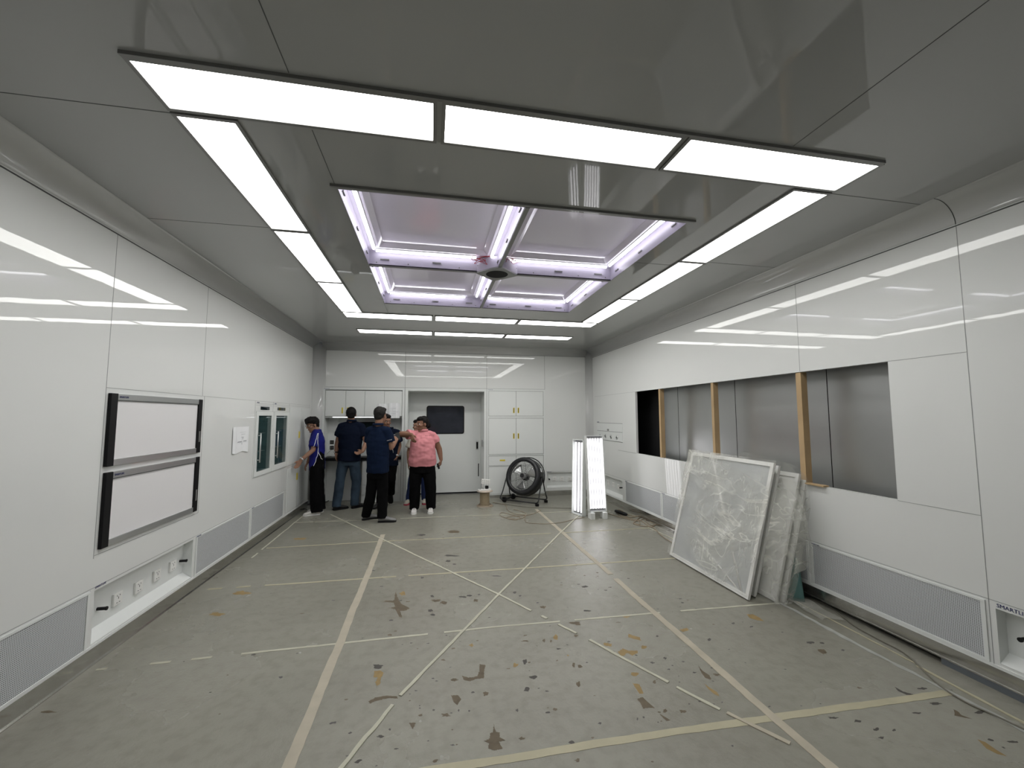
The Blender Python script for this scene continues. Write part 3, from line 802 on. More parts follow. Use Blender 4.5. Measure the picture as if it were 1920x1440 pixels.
# ---- right cabinet unit
t = empty('built_in_cabinet', ((cX0 + cX1) / 2, YB, 0), 'white built-in cabinet with yellow pulls, beside the door', 'cabinet')
mb = MB()
holes = [(cX0 + .012, cX1 - .012, b + 0.0, a) for a, b in CABS]
wall_cells(mb, 1, YB - .010, YB, (cX0 - .02, cX1 + .03), (.055, zt - .005), holes); mb.build('face_frame', 'white', t, bevel=.001)
xm = PY(967.6, 800, YB).x
for r, (za, zb) in enumerate(CABS):
    for c in range(2):
        x0, x1 = ((cX0 + .015, xm - .003), (xm + .003, cX1 - .015))[c]
        d = MB().box((x0, YB - .007, zb + .004), (x1, YB, za - .004)).build(['door', 'door', 'drawer', 'door'][r], 'white', t, bevel=.001)
        bd = MB()  # dark gap round each leaf
        if r in (0, 1):
            v = (769.5, 817.5)[r]; u = (963.3, 971.8)[c]; p = PY(u, v, YB)
            MB().box((p.x - .015, YB - .010, p.z - .055), (p.x + .015, YB - .0065, p.z + .055)).build('pull', 'yellow', d, bevel=.001)
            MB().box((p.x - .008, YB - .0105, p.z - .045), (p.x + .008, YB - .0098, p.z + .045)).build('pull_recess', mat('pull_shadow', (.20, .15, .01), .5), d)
        elif r == 2:
            p = PY(942 if c == 0 else 993, 863, YB)
            MB().box((p.x - .055, YB - .010, p.z - .015), (p.x + .055, YB - .0065, p.z + .015)).build('pull', 'yellow', d, bevel=.001)
        elif r == 3:
            p = PY((963.3, 971.8)[c], 885, YB)
mb = MB()
for a, b in CABS:
    for z in (a, b): mb.box((cX0 + .012, YB - .0112, z - .002), (cX1 - .012, YB - .010, z + .002))
    for x in (cX0 + .012, cX1 - .012): mb.box((x - .002, YB - .0112, b), (x + .002, YB - .010, a))
    mb.box((xm - .0025, YB - .0078, b), (xm + .0025, YB - .0068, a))
mb.build('shadow_gap', 'joint', t)
text_part('maker_logo', 'SMARTLIFE', .020, basis((cX0 + .0, YB - .0108, zt - .028), (1, 0, 0), (0, 0, 1)), 'blue', t)

# ---- back socket niche
t = empty('socket_panel', ((kX0 + kX1) / 2, YB, .16), 'recessed white socket panel in back wall beside the fan', 'socket panel')
yb2 = YB + .05
MB().box((kX0 - .01, yb2, .14), (kX1 + .01, yb2 + .006, .48)).build('back_plate', 'white', t)
mb = MB(); mb.rings([[(kX0 + .002, YB, .163), (kX1 - .002, YB, .163), (kX1 - .002, yb2, .20), (kX0 + .002, yb2, .20)], [(kX0 + .002, YB, .161), (kX1 - .002, YB, .161), (kX1 - .002, yb2, .161), (kX0 + .002, yb2, .161)]], smooth=False); mb.build('sill', 'white', t)
text_part('maker_logo', 'SMARTLIFE', .02, basis((kX0, YB - .002, .475), (1, 0, 0), (0, 0, 1)), 'blue', t)
for i, u in enumerate((1039, 1053, 1068)):
    p = PY(u, 898, yb2)
    socket((p.x, yb2, p.z), (0, -1, 0), .086, ['white socket in back wall panel, nearest the fan', 'white socket in back wall panel, middle of three', 'white socket in back wall panel, beside the lit fixtures'][i], 'sockets in the back wall panel')
p = PY(1029, 898, yb2); stub((p.x, yb2, p.z), (0, -1, 0), 'black ground terminal in the back wall socket panel', 'x'); del C.objects[-1]['group']

# ================================================================== CEILING LIGHTS
lx = dict(x1=-1.180, x2=-.935, x3=-.010, x4=.047, x5=1.216, x6=1.270, x7=2.192, x8=2.435)
ly = dict(y1=1.777, y2=2.034, y3=2.085, y4=3.262, y4b=3.306, y5=4.486, y5b=4.530, y7=5.745, y7b=5.775, y8=6.059, y9=6.909, y10=7.174)
def panel(x0, x1, y0, y1, label, group):
    t = empty('ceiling_light', ((x0 + x1) / 2, (y0 + y1) / 2, ZC), label, 'ceiling light', group)
    MB().box((x0, y0, ZC - .006), (x1, y1, ZC - .0005)).build('diffuser', 'diff', t)
    f = .018; mb = MB()
    mb.box((x0 - f, y0 - f, ZC - .010), (x1 + f, y0, ZC)); mb.box((x0 - f, y1, ZC - .010), (x1 + f, y1 + f, ZC))
    mb.box((x0 - f, y0, ZC - .010), (x0, y1, ZC)); mb.box((x1, y0, ZC - .010), (x1 + f, y1, ZC))
    mb.build('frame', 'frame', t)
G = 'long lit panels in the ceiling'
wh = ('left', 'middle', 'right')
for k, (a, b) in enumerate((('x1', 'x3'), ('x4', 'x5'), ('x6', 'x8'))):
    panel(lx[a], lx[b], ly['y1'], ly['y2'], wh[k] + ' lit panel of the ceiling row nearest the camera', G)
    panel(lx[a], lx[b], ly['y7b'] + .02, ly['y8'], wh[k] + ' lit panel of the row closing the ring beyond the dome', G)
    panel(lx[a], lx[b], ly['y9'], ly['y10'], wh[k] + ' lit panel of the ceiling row nearest the back wall', G)
for side, (a, b) in (('left', ('x1', 'x2')), ('right', ('x7', 'x8'))):
    panel(lx[a], lx[b], ly['y3'], ly['y4'], 'nearest lit panel of the %s ceiling column beside the dome' % side, G)
    panel(lx[a], lx[b], ly['y4b'], ly['y5'], 'middle lit panel of the %s ceiling column beside the dome' % side, G)
    panel(lx[a], lx[b], ly['y5b'], ly['y7'], 'farthest lit panel of the %s ceiling column beside the dome' % side, G)
# hanging edge profile before the near row and before the dome
a = PZ(218, 92, ZC - .006); b = PZ(1662, 302, ZC - .006)
MB().box((a.x, 1.738, ZC - .016), (b.x, 1.752, ZC)).build('edge_profile', 'frame', cl)
MB().box((-.618, 2.556, ZC - .016), (1.842, 2.572, ZC)).build('edge_profile', 'frame', cl)
MB().box((a.x, 1.752, ZC - .009), (b.x, 1.762, ZC)).build('edge_profile', 'frame', cl)

# ================================================================== CEILING DOME (laminar flow hood)
hood = empty('laminar_flow_hood', (.61, 3.925, ZC), 'open lilac-lit ceiling hood with four domed bays and a centre hub', 'ceiling hood')
XC, YC = .616, 3.925
bw, hw = .15, .022
def bay(x0, x1, y0, y1, tubes):
    hh = .13; lw = .11; zt_ = ZC + hh
    mb = MB()  # boards
    t_ = .004
    mb.box((x0, y0, ZC - .004), (x0 + t_, y1, zt_)); mb.box((x1 - t_, y0, ZC - .004), (x1, y1, zt_)); mb.box((x0, y0, ZC - .004), (x1, y0 + t_, zt_)); mb.box((x0, y1 - t_, ZC - .004), (x1, y1, zt_))
    mb.build('side_board', 'lilac', hood)
    rects = []
    for off, z in ((0, zt_), (lw * .9, zt_), (lw + .03, zt_ + .03)):
        rects.append([(x0 + off, y0 + off, z), (x1 - off, y0 + off, z), (x1 - off, y1 - off, z), (x0 + off, y1 - off, z)])
    mb = MB().rings([list(reversed(r)) for r in rects], smooth=False, cap=False)
    o = lw + .03; z = zt_ + .03; mb.quad((x0 + o, y0 + o, z), (x0 + o, y1 - o, z), (x1 - o, y1 - o, z), (x1 - o, y0 + o, z))
    mb.build('dome_tray', 'dome', hood)
    # clips and screws on the boards
    W = x1 - x0; H = y1 - y0
    for k in (.12, .52, .88):
        cx = x0 + W * k; cy = y0 + H * k
        MB().box((cx - .04, y1 - t_ - .010, ZC + .050), (cx + .04, y1 - t_, ZC + .060)).build('clip', 'frame', hood)
        for xx, s in ((x0 + t_, 1), (x1 - t_, -1)):
            MB().box((xx, cy - .03, ZC + .050), (xx + s * .008, cy + .03, ZC + .060)).build('clip', 'frame', hood)
    for k in (.06, .3, .7, .95):
        MB().sph((x0 + W * k, y1 - t_, ZC + .025), .006, 4).build('screw', 'frame', hood)
    o2 = .055; zz_ = zt_ - .014
    L = {'L': ((x0 + o2, y0 + .10, zz_), (x0 + o2, y1 - .10, zz_)), 'R': ((x1 - o2, y0 + .10, zz_), (x1 - o2, y1 - .10, zz_)), 'F': ((x0 + .07, y1 - o2, zz_), (x1 - .20 if x1 < 1 else x1 - .07, y1 - o2, zz_)), 'N': ((x0 + .1, y0 + o2, zz_), (x1 - .1, y0 + o2, zz_))}
    for k in tubes:
        a, b = map(V, L[k])
        MB().cyl(a, b, .012, n=12).build('light_tube', 'tube', hood)
        dd_ = (b - a).normalized(); sd_ = V((-dd_.y, dd_.x, 0)) * .018
        mb = MB(); mb.rings([[a - sd_ + V((0, 0, .008)), a + sd_ + V((0, 0, .008)), a + sd_ + V((0, 0, .013)), a - sd_ + V((0, 0, .013))], [b - sd_ + V((0, 0, .008)), b + sd_ + V((0, 0, .008)), b + sd_ + V((0, 0, .013)), b - sd_ + V((0, 0, .013))]], smooth=False)
        mb.build('tube_holder', 'white', hood)
g_ = .012
bay(RX0, XC - g_, RY0, YC - g_, 'LRFN'); bay(XC + g_, RX1, RY0, YC - g_, 'RFN')
bay(RX0, XC - g_, YC + g_, RY1, 'LRFN'); bay(XC + g_, RX1, YC + g_, RY1, 'RFN')
mb = MB().box((XC - g_ - .004, RY0, ZC - .008), (XC + g_ + .004, RY1, ZC + .006)); mb.box((RX0, YC - g_ - .004, ZC - .008), (RX1, YC + g_ + .004, ZC + .006)); mb.build('cross_rail', 'frame', hood)
mb = MB().box((RX0 - .012, RY0 - .012, ZC - .004), (RX1 + .012, RY0 + .004, ZC + .002)); mb.box((RX0 - .012, RY1 - .004, ZC - .004), (RX1 + .012, RY1 + .012, ZC + .002))
mb.box((RX0 - .012, RY0, ZC - .004), (RX0 + .002, RY1, ZC + .002)); mb.box((RX1 - .002, RY0, ZC - .004), (RX1 + .012, RY1, ZC + .002)); mb.build('rim', 'ceil', hood)
# lens-shaped hub with a round hole
n = 32; R_o = []; R_i = []
for k in range(n):
    a = 2 * PI * k / n
    # diamond outline
    c, s = math.cos(a), math.sin(a); r = .20 / (abs(c) + abs(s)) ** .9 ; 
    R_o.append((XC + r * c * 1.05, YC + r * s, ZC - .012)); R_i.append((XC + .108 * c, YC + .108 * s, ZC - .012))
ri2 = [(x, y, ZC - .0085) for x, y, z in R_i]; ro2 = [(x, y, ZC + .002) for x, y, z in R_o]
hb_ = MB().rings([ro2, R_o, R_i, ri2], smooth=False, cap=False).build('hub_plate', 'frame', hood)
MB().cyl((XC, YC, ZC - .0105), (XC, YC, ZC - .0085), .108, n=32).build('hub_recess', 'dark', hb_)
# slanted corner boards of the bays near the hub
mb = MB()
for sx_, sy_ in ((-1, -1), (1, -1)):
    a = V((XC + sx_ * .20, YC - g_ - .006, 0)); b = V((XC + sx_ * g_ * 1.4, YC - .15, 0))
    mb.quad((a.x, a.y, ZC), (b.x, b.y, ZC), (b.x, b.y, ZC + .12), (a.x, a.y, ZC + .12))
mb.build('corner_board', 'lilac', hood)
for k, (x, y) in enumerate(((XC - .17, YC - .10), (XC + .12, YC - .12))):
    for q in range(3):
        random.seed(20 + k * 5 + q)
        s_ = -1 if k == 0 else 1
        pts = [V((x + s_ * .10, YC - .065, ZC + .112))] + [V((x + random.uniform(-.09, .05), y + random.uniform(-.03, .05), ZC + .06 + random.uniform(-.02, .05))) for _ in range(5)] + [V((x - s_ * .08, y - .05, ZC + .11))]
        MB().tube(poly_smooth(pts, 5), .0025, 5).build('red_wire', 'red', hood)

# ================================================================== FLOOR TAPE AND WORN PAINT
def strip(pts, w_, m, label, gaps=(), seed=0, group='masking tape lines on the floor', z=.0012):
    random.seed(seed + 100)
    pts = [V((p[0], p[1], 0)) for p in pts]
    run = []; z = .0010 + .00025 * seed; pieces = []
    def flush():
        if len(run) > 1:
            mb = MB(); pieces.append(mb); mb_r = []
            for c, n, wl_, wr_ in run: mb_r.append(([c.x + n.x * wl_, c.y + n.y * wl_], [c.x - n.x * wr_, c.y - n.y * wr_]))
            mb.rings([[(a[0], a[1], 0.0001), (b[0], b[1], 0.0001), (b[0], b[1], z), (a[0], a[1], z)] for a, b in mb_r], smooth=False)
        run.clear()
    L = sum((pts[i + 1] - pts[i]).length for i in range(len(pts) - 1)); acc = 0
    for i in range(len(pts) - 1):
        d = pts[i + 1] - pts[i]; l = d.length; n = V((-d.y, d.x, 0)).normalized(); k = max(2, int(l / .06))
        for q in range(k + (1 if i == len(pts) - 2 else 0)):
            t = (acc + l * q / k) / L
            jj_ = .008 if m == 'tapeg' else .0025; j = random.uniform(-jj_, jj_)
            if any(a < t < b for a, b in gaps): flush(); continue
            run.append((pts[i] + d * (q / k) + n * (noise.noise(V((t * 9, seed, 0))) * .006), n, w_ / 2 + j, w_ / 2 + random.uniform(-jj_, jj_)))
        acc += l
    flush()
    if len(pieces) == 1: return tag(pieces[0].build('floor_tape', m), label, 'tape', group)
    t = empty('floor_tape', pts[0], label, 'tape', group)
    for p in pieces: p.build('tape_piece', m, t)
    return t
strip([(-.05, 2.075), (1.2, 2.075), (3.05, 2.035)], .048, 'tapey', 'widest yellowish tape across the floor, nearest the camera', [], 1)
strip([(-2.1, 3.27), (-.6, 3.297), (.6, 3.31), (1.83, 3.278), (3.0, 3.24)], .022, 'tape', 'thin cream tape across the floor, second from the camera', [(.02, .05), (.09, .1), (.13, .16), (.42, .424), (.62, .63), (.65, .655), (.79, .81)], 2)
strip([(-2.05, 4.529), (-.447, 4.51), (2.87, 4.445)], .028, 'tapey', 'thin cream tape across the floor, third from the camera', [(.03, .05), (.08, .095), (.36, .365)], 3)
strip([(-1.98, 5.76), (-.58, 5.774), (1.79, 5.70), (3.17, 5.689)], .026, 'tapey', 'thin cream tape across the floor, fourth from the camera', [(.72, .73)], 4)
strip([(-2.02, 7.03), (.5, 6.955), (2.66, 6.906)], .024, 'tape', 'thin cream tape across the floor in front of the people', [(.3, .33)], 5)
strip([(-.628, 6.10), (-.62, 4.5), (-.63, 1.5)], .060, 'tapet', 'wide tan tape running away from the camera, left of centre', [], 6)
strip([(1.831, 7.196), (1.84, 4.5), (1.85, 1.2)], .056, 'tapet', 'wide tan tape running away from the camera, right of centre', [(.515, .52), (.56, .565)], 7)
strip([(-2.05, 8.0), (-2.01, 5.4)], .018, 'tape', 'thin tape line along the left wall skirting', [(.9, .93)], 8)
strip([(3.15, 5.72), (3.22, 4.7)], .02, 'tape', 'short thin tape beside the cable coil on the right', [], 9)
strip([(3.02, 3.5), (3.02, 3.1), (3.01, 2.6), (3.06, 1.3)], .030, 'tapeg', 'whitish torn tape along the foot of the right wall', [(.30, .31), (.6, .605)], 10)
strip([(3.18, 3.3), (3.16, 2.3)], .012, 'tapey', 'faint yellow tape close to the right skirting, farther piece', [], 11)
strip([(3.14, 2.28), (3.10, 1.4)], .020, 'tapey', 'faint yellow tape close to the right skirting, nearer piece', [], 12)
strip([(-1.616, 7.479), (-.45, 5.61), (.631, 3.881), (1.158, 2.992), (1.451, 2.44)], .022, 'tape', 'thin diagonal tape from the people toward the right foreground', [(.44, .443), (.795, .805), (.83, .835), (.88, .884)], 13)
strip([(1.475, 2.39), (1.60, 2.17)], .022, 'tape', 'short diagonal tape piece in the right foreground, upper one', [], 14)
strip([(1.62, 2.14), (1.78, 1.89)], .024, 'tapet', 'short diagonal tape piece ending at the wide tan tape', [], 15)
strip([(2.66, 7.0), (1.789, 5.682), (.631, 3.881), (-.155, 2.632)], .022, 'tape', 'thin diagonal tape from the lit fixtures to the left foreground', [(.40, .402), (.9, .903)], 16)
strip([(-.19, 2.56), (-.386, 2.171), (-.62, 1.7)], .024, 'tape', 'short diagonal tape piece in the left foreground', [(.42, .43)], 17)

PZN = [0]
def nz_():
    PZN[0] = (PZN[0] + 1) % 40
    return .0003 + .00001 * PZN[0]
def blob(mb, u, v, w_, h_, ang=0., seed=0, n=26, rag=.45):
    """ragged patch; u,v centre in the photo frame, w,h its size there"""
    zq = nz_(); c = PZ(u, v); dx = PZ(u + w_ / 2, v) - c; dy = PZ(u, v - h_ / 2) - c
    ca, sa = math.cos(ang), math.sin(ang); P = []
    for k in range(n):
        a = 2 * PI * k / n
        r = 1 + rag * noise.noise(V((math.cos(a) * 1.6, math.sin(a) * 1.6, seed * 3.7))) * 1.6 + rag * .5 * noise.noise(V((math.cos(a) * 5, math.sin(a) * 5, seed * 1.7)))
        r = max(.25, r); x, y = r * math.cos(a), r * math.sin(a)
        x, y = x * ca - y * sa, x * sa + y * ca
        p = c + dx * x + dy * y; P.append((p.x, p.y, zq))
    i = len(mb.v); mb.v.append(V((c.x, c.y, zq))); mb.v += [V(p) for p in P]
    for k in range(n): mb.f.append((i, i + 1 + k, i + 1 + (k + 1) % n)); mb.sm.append(False)
def poly_patch(mb, pts, seed=0):
    c = V((sum(p[0] for p in pts) / len(pts), sum(p[1] for p in pts) / len(pts)))
    P = []; zq = nz_()
    for k in range(len(pts)):
        a, b = pts[k], pts[(k + 1) % len(pts)]
        for q in range(9):
            t = q / 9; x = a[0] + (b[0] - a[0]) * t; y = a[1] + (b[1] - a[1]) * t
            j = noise.noise(V((x * .4, y * .4, seed))) * 1.8 + noise.noise(V((x * 1.6, y * 1.6, seed))) * 1.3
            p = PZ(x + j, y + j * .6); P.append((p.x, p.y, zq))
    mb.poly(P)
pb, po, pd = MB(), MB(), MB()
# large bare patches traced where they lie on the floor
poly_patch(pb, [(742, 1108), (746, 1122), (752, 1132), (768, 1140), (762, 1144), (750, 1146), (755, 1159), (748, 1156), (741, 1142), (727, 1140), (741, 1138), (738, 1130), (720, 1129), (722, 1126), (739, 1126)], 1)
poly_patch(pb, [(899, 1245), (910, 1247), (908, 1262), (907, 1272), (892, 1273), (882, 1278), (870, 1275), (866, 1267), (880, 1271), (895, 1268), (899, 1258)], 2)
poly_patch(po, [(702, 1259), (713, 1257), (720, 1262), (714, 1270), (713, 1282), (707, 1286), (704, 1280), (708, 1270), (700, 1270)], 3)
poly_patch(pb, [(690, 1315), (703, 1308), (725, 1304), (745, 1306), (746, 1310), (728, 1309), (705, 1314), (694, 1319)], 4)
poly_patch(pb, [(846, 1304), (858, 1303), (865, 1311), (857, 1322), (850, 1316)], 5)
poly_patch(pb, [(926, 1357), (929, 1372), (938, 1374), (936, 1382), (948, 1388), (936, 1391), (942, 1404), (930, 1407), (922, 1406), (915, 1403), (917, 1394), (908, 1390), (918, 1384), (920, 1374), (924, 1373)], 6)
poly_patch(po, [(1158, 1222), (1168, 1216), (1178, 1220), (1195, 1220), (1196, 1225), (1185, 1229), (1176, 1224), (1172, 1228), (1165, 1231)], 7)
poly_patch(po, [(1178, 1188), (1188, 1192), (1200, 1195), (1201, 1201), (1188, 1198), (1178, 1195)], 8)
poly_patch(po, [(1186, 1281), (1199, 1283), (1203, 1292), (1207, 1300), (1199, 1301), (1193, 1292)], 9)
poly_patch(pb, [(1205, 1307), (1213, 1315), (1228, 1328), (1217, 1327), (1206, 1329), (1201, 1318), (1194, 1311)], 10)
poly_patch(pb, [(1309, 1247), (1316, 1257), (1330, 1266), (1334, 1275), (1322, 1271), (1315, 1262)], 11)
poly_patch(po, [(1320, 1281), (1330, 1289), (1345, 1298), (1349, 1306), (1338, 1301), (1328, 1292)], 12)
poly_patch(po, [(1400, 1152), (1412, 1152), (1424, 1158), (1433, 1165), (1420, 1163), (1406, 1159)], 13)
poly_patch(pb, [(1236, 1338), (1250, 1346), (1258, 1351), (1250, 1352), (1243, 1346)], 14)
poly_patch(po, [(1832, 1386), (1848, 1392), (1868, 1406), (1888, 1418), (1870, 1414), (1850, 1404)], 15)
poly_patch(pb, [(1533, 1217), (1546, 1218), (1551, 1224), (1544, 1227), (1534, 1221)], 16)
poly_patch(pd, [(1678, 1288), (1692, 1296), (1712, 1302), (1722, 1306), (1700, 1303), (1684, 1296)], 17)
poly_patch(pb, [(1788, 1330), (1796, 1334), (1803, 1341), (1822, 1348), (1815, 1347), (1790, 1342)], 18)
poly_patch(pb, [(767, 1355), (779, 1355), (776, 1365), (774, 1367), (770, 1362)], 19)
R_ = [(756, 1113, 12, 6, 0, 'o'), (733, 1163, 8, 3, 0, 'd'), (765, 1128, 8, 2, 0, 'b'), (817, 1126, 16, 5, .3, 'b'), (832, 1130, 12, 4, 0, 'b'), (810, 1118, 7, 3, 0, 'd'), (806, 1145, 10, 4, 0, 'd'), (812, 1153, 9, 4, 0, 'd'),
      (868, 1119, 12, 4, 0, 'd'), (880, 1117, 9, 3, 0, 'd'), (892, 1126, 9, 5, -.5, 'b'), (898, 1115, 5, 2, 0, 'd'), (884, 1210, 9, 6, 0, 'o'), (731, 1191, 9, 4, 0, 'b'), (852, 1275, 12, 5, .2, 'b'), (911, 1301, 10, 10, 0, 'b'),
      (836, 1341, 15, 6, 0, 'b'), (846, 1337, 5, 2, 0, 'd'), (708, 1250, 18, 8, .2, 'd'), (714, 1381, 14, 4, 0, 'd'), (743, 1404, 7, 3, .4, 'd'), (849, 1397, 8, 3, -.3, 'd'), (731, 1368, 4, 4, 0, 'd'), (885, 1434, 5, 2, 0, 'd'),
      (812, 1272, 5, 2, 0, 'd'), (819, 1277, 6, 2, .4, 'd'), (780, 1295, 5, 2, 0, 'd'), (787, 1323, 3, 2, 0, 'd'), (787, 1328, 3, 2, 0, 'd'), (813, 1331, 5, 3, -.5, 'd'), (860, 1332, 3, 4, 0, 'd'), (880, 1333, 3, 4, 0, 'd'),
      (1042, 1195, 8, 9, -.8, 'o'), (1020, 1201, 5, 5, 0, 'b'), (1033, 1202, 4, 4, 0, 'b'), (984, 1202, 14, 3, .2, 'b'), (1080, 1192, 8, 4, 0, 'b'), (1080, 1168, 18, 6, .2, 'b'), (1175, 1156, 12, 5, 0, 'o'), (1159, 1167, 9, 2, 0, 'b'),
      (1139, 1209, 14, 7, -.3, 'o'), (1142, 1203, 5, 2, 0, 'd'), (1207, 1213, 9, 6, 0, 'o'), (1232, 1193, 5, 3, 0, 'd'), (1284, 1181, 16, 6, -.4, 'o'), (1075, 1247, 6, 8, 0, 'b'), (1088, 1250, 8, 6, -.6, 'b'), (1085, 1283, 7, 9, 0, 'b'), (1065, 1229, 5, 3, 0, 'o'),
      (984, 1241, 8, 9, .8, 'd'), (966, 1247, 9, 6, 0, 'o'), (1001, 1270, 15, 5, 0, 'd'), (988, 1293, 9, 7, 0, 'd'), (1190, 1264, 14, 7, -.3, 'o'), (1227, 1279, 6, 7, -.4, 'b'), (1247, 1234, 6, 4, 0, 'd'), (1247, 1333, 7, 6, -.5, 'b'),
      (1280, 1334, 11, 6, 0, 'b'), (1345, 1265, 12, 5, -.2, 'b'), (1302, 1261, 7, 3, 0, 'd'), (1254, 1213 + 42, 5, 3, 0, 'd'), (1274, 1279, 3, 2, 0, 'd'), (1312, 1315, 5, 3, -.3, 'd'), (1292, 1320, 4, 2, 0, 'd'), (1337, 1322, 8, 6, -.5, 'd'),
      (1409, 1175, 6, 3, 0, 'd'), (1375, 1169, 6, 3, 0, 'd'), (1330, 1199, 6, 4, 0, 'd'), (1040, 1330, 8, 5, -.4, 'b'), (970, 1332, 5, 5, 0, 'd'), (1018, 1138, 12, 4, 0, 'b'), (975, 1117, 5, 3, 0, 'd'), (965, 1111, 8, 4, .3, 'd'),
      (1125, 1356, 6, 4, 0, 'd'), (1207, 1345, 4, 4, 0, 'd'), (1195, 1348, 3, 4, 0, 'd'), (406, 1152, 24, 7, .25, 'o'), (452, 1112, 26, 8, .35, 'o'), (560, 1010, 22, 4, .35, 'o'), (527, 1225 + 45, 10, 3, 0, 'd'), (90, 1335, 30, 4, .2, 'b'),
      (1520, 1205, 14, 4, -.4, 'd'), (1580, 1219, 7, 4, -.4, 'd'), (1608, 1352, 13, 5, -.5, 'd'), (1562, 1346, 18, 4, -.3, 'd'), (1643, 1368, 12, 5, 0, 'd'), (1652, 1383, 9, 5, -.5, 'd'), (1676, 1369, 7, 4, 0, 'd'), (1730, 1291, 16, 4, -.3, 'd'),
      (1755, 1319, 20, 4, -.3, 'd'), (1838, 1335, 22, 5, -.4, 'd'), (1720, 1337, 16, 3, -.2, 'd'), (1900, 1391, 22, 4, -.4, 'd'), (845, 1042, 22, 3, .1, 'd'), (850, 997, 24, 4, 0, 'b'), (790, 1003, 14, 3, 0, 'd'), (1008, 1130, 5, 2, 0, 'd'),
      (700, 1070, 5, 2, 0, 'd'), (792, 1083, 6, 3, 0, 'd'), (840, 1052, 8, 3, 0, 'd'), (852, 1058, 6, 3, 0, 'd'), (930, 1080, 20, 2, .1, 'd'), (1100, 1145, 14, 3, 0, 'd'), (1096, 1100, 10, 4, 0, 'd'), (1280, 1130, 5, 2, 0, 'd')]
for i, (u, v, a, b, g_, c) in enumerate(R_):
    blob({'o': po, 'b': pb, 'd': pd}[c], u, v, a, b, g_, i)
random.seed(5)
for i in range(260):
    x = random.uniform(-2.0, 3.1); y = random.uniform(1.3, 7.2)
    if random.random() < .45: x = random.uniform(-.5, 2.3); y = random.uniform(1.6, 5)
    r = random.choice((.004, .005, .007, .010)); n = 9; P = []; zq = nz_()
    for k in range(n):
        a = 2 * PI * k / n; rr = r * random.uniform(.5, 1.4); P.append((x + rr * math.cos(a) * 1.5, y + rr * math.sin(a), zq))
    random.choice((pb, pd, pd)).poly(P)
for m_, mb in (('bare', pb), ('bareo', po), ('bared', pd)):
    tag(mb.build('worn_patch', m_, floor), None, None, None, 'stuff')

# ================================================================== LOOSE LIT FIXTURES
def fixture(org, ex, ey, W, H, D, ntube, label, feet):
    """box with tubes: org bottom-left-front corner, ex width dir, ey height dir"""
    ex = V(ex).normalized(); ey = V(ey); ey = (ey - ex * ey.dot(ex)).normalized(); M = basis(org, ex, ey)   # +z local = front
    t = empty('tube_light_box', org, label, 'light fixture', 'lit fixtures standing on the floor')
    mb = MB(); f = .014
    MB().box((f, f, -D + .005), (W - f, H - f, -D + .008), M).build('reflector', 'reflector', t)
    mb.box((0, 0, -D), (W, H, -D + .004), M); mb.box((0, 0, -D), (f, H, 0), M); mb.box((W - f, 0, -D), (W, H, 0), M); mb.box((0, 0, -D), (W, f, 0), M); mb.box((0, H - f, -D), (W, H, 0), M)
    mb.build('housing', 'white', t, bevel=.001)
    for k in range(ntube):
        x = W * (k + .75) / (ntube + .5)
        MB().cyl(M @ V((x, .05, -.030)), M @ V((x, H - .05, -.030)), .0145, n=12).build('light_tube', 'tube2', t)
        for y in (.03, H - .05): MB().box((x - .012, y, -.048), (x + .012, y + .022, -.012), M).build('tube_holder', 'alu', t)
    mb = MB()
    for (xa, xb_, da, db) in feet: mb.box((xa, -.105, da), (xb_, 0, db), M)
    if feet: mb.build('foot', 'white', t)
    return t
# right box on two feet
fixture((2.495, 6.36, .105), (.96, .02, 0), (-.075, .10, 1.2), .30, 1.215, .075, 6, 'wide lit light box with six tubes, leaning on two feet', [])
fx = C.objects[-1]
ft = [o for o in C.objects if o.get('label', '').startswith('wide lit')][0]
MB().box((2.50, 6.30, 0), (2.565, 6.44, .103)).build('foot', 'white', ft, bevel=.003); MB().box((2.71, 6.30, 0), (2.775, 6.44, .103)).build('foot', 'white', ft, bevel=.003)
# left box turned
fixture((2.345, 6.80, .002), (.085, -.29, 0), (.035, .01, 1.2), .30, 1.24, .075, 3, 'narrow-looking lit light box turned sideways, beside the six tube box', [])
pts = poly_smooth([PZ(1093, 968, .01), PZ(1099, 950, .15), PZ(1100, 935, .35)])
tag(MB().tube(pts, .004, 6).build('cable', 'cableg'), 'thin cord hanging between the two lit light boxes', 'cable')

# ================================================================== DRUM FAN
fc = PY(983.3, 893.5, 7.83)
ff = V((-.60, -.70, .30)).normalized(); fa = V((.76, -.65, 0)).normalized(); fu = fa.cross(ff)
if fu.z < 0: fu = -fu
fan = empty('drum_fan', (fc.x, fc.y, 0), 'large black drum fan on a tube stand with wheels by the back wall', 'fan')
RO, RI, DD = .355, .272, .20
MB().lathe(fc, ff, [(RI, DD / 2), (RI + .02, DD / 2 + .012), (RO - .02, DD / 2 + .012), (RO, DD / 2 - .01), (RO, -DD / 2), (RO - .012, -DD / 2), (RO - .012, DD / 2 - .03), (RI, DD / 2 - .015)], 48, closed=True).build('drum', 'blackm', fan)
mb = MB()
for k in range(9):
    r = .05 + (RI - .03) * k / 8 * 1.0
    mb.tube([fc + ff * (DD / 2 + .004) + (fa * math.cos(a * PI / 20) + fu * math.sin(a * PI / 20)) * r for a in range(40)], .0016, 4, closed=True)
for k in range(12):
    a = k * PI / 6; d = fa * math.cos(a) + fu * math.sin(a)
    mb.tube([fc + ff * (DD / 2 + .006) + d * .045, fc + ff * (DD / 2 + .006) + d * (RI + .005)], .0018, 4)
mb.build('front_guard', 'frame', fan)
mb = MB()
for k in range(10):
    r = .05 + (RO - .05) * k / 9
    mb.tube([fc - ff * (DD / 2) + (fa * math.cos(a * PI / 20) + fu * math.sin(a * PI / 20)) * r for a in range(40)], .0016, 4, closed=True)
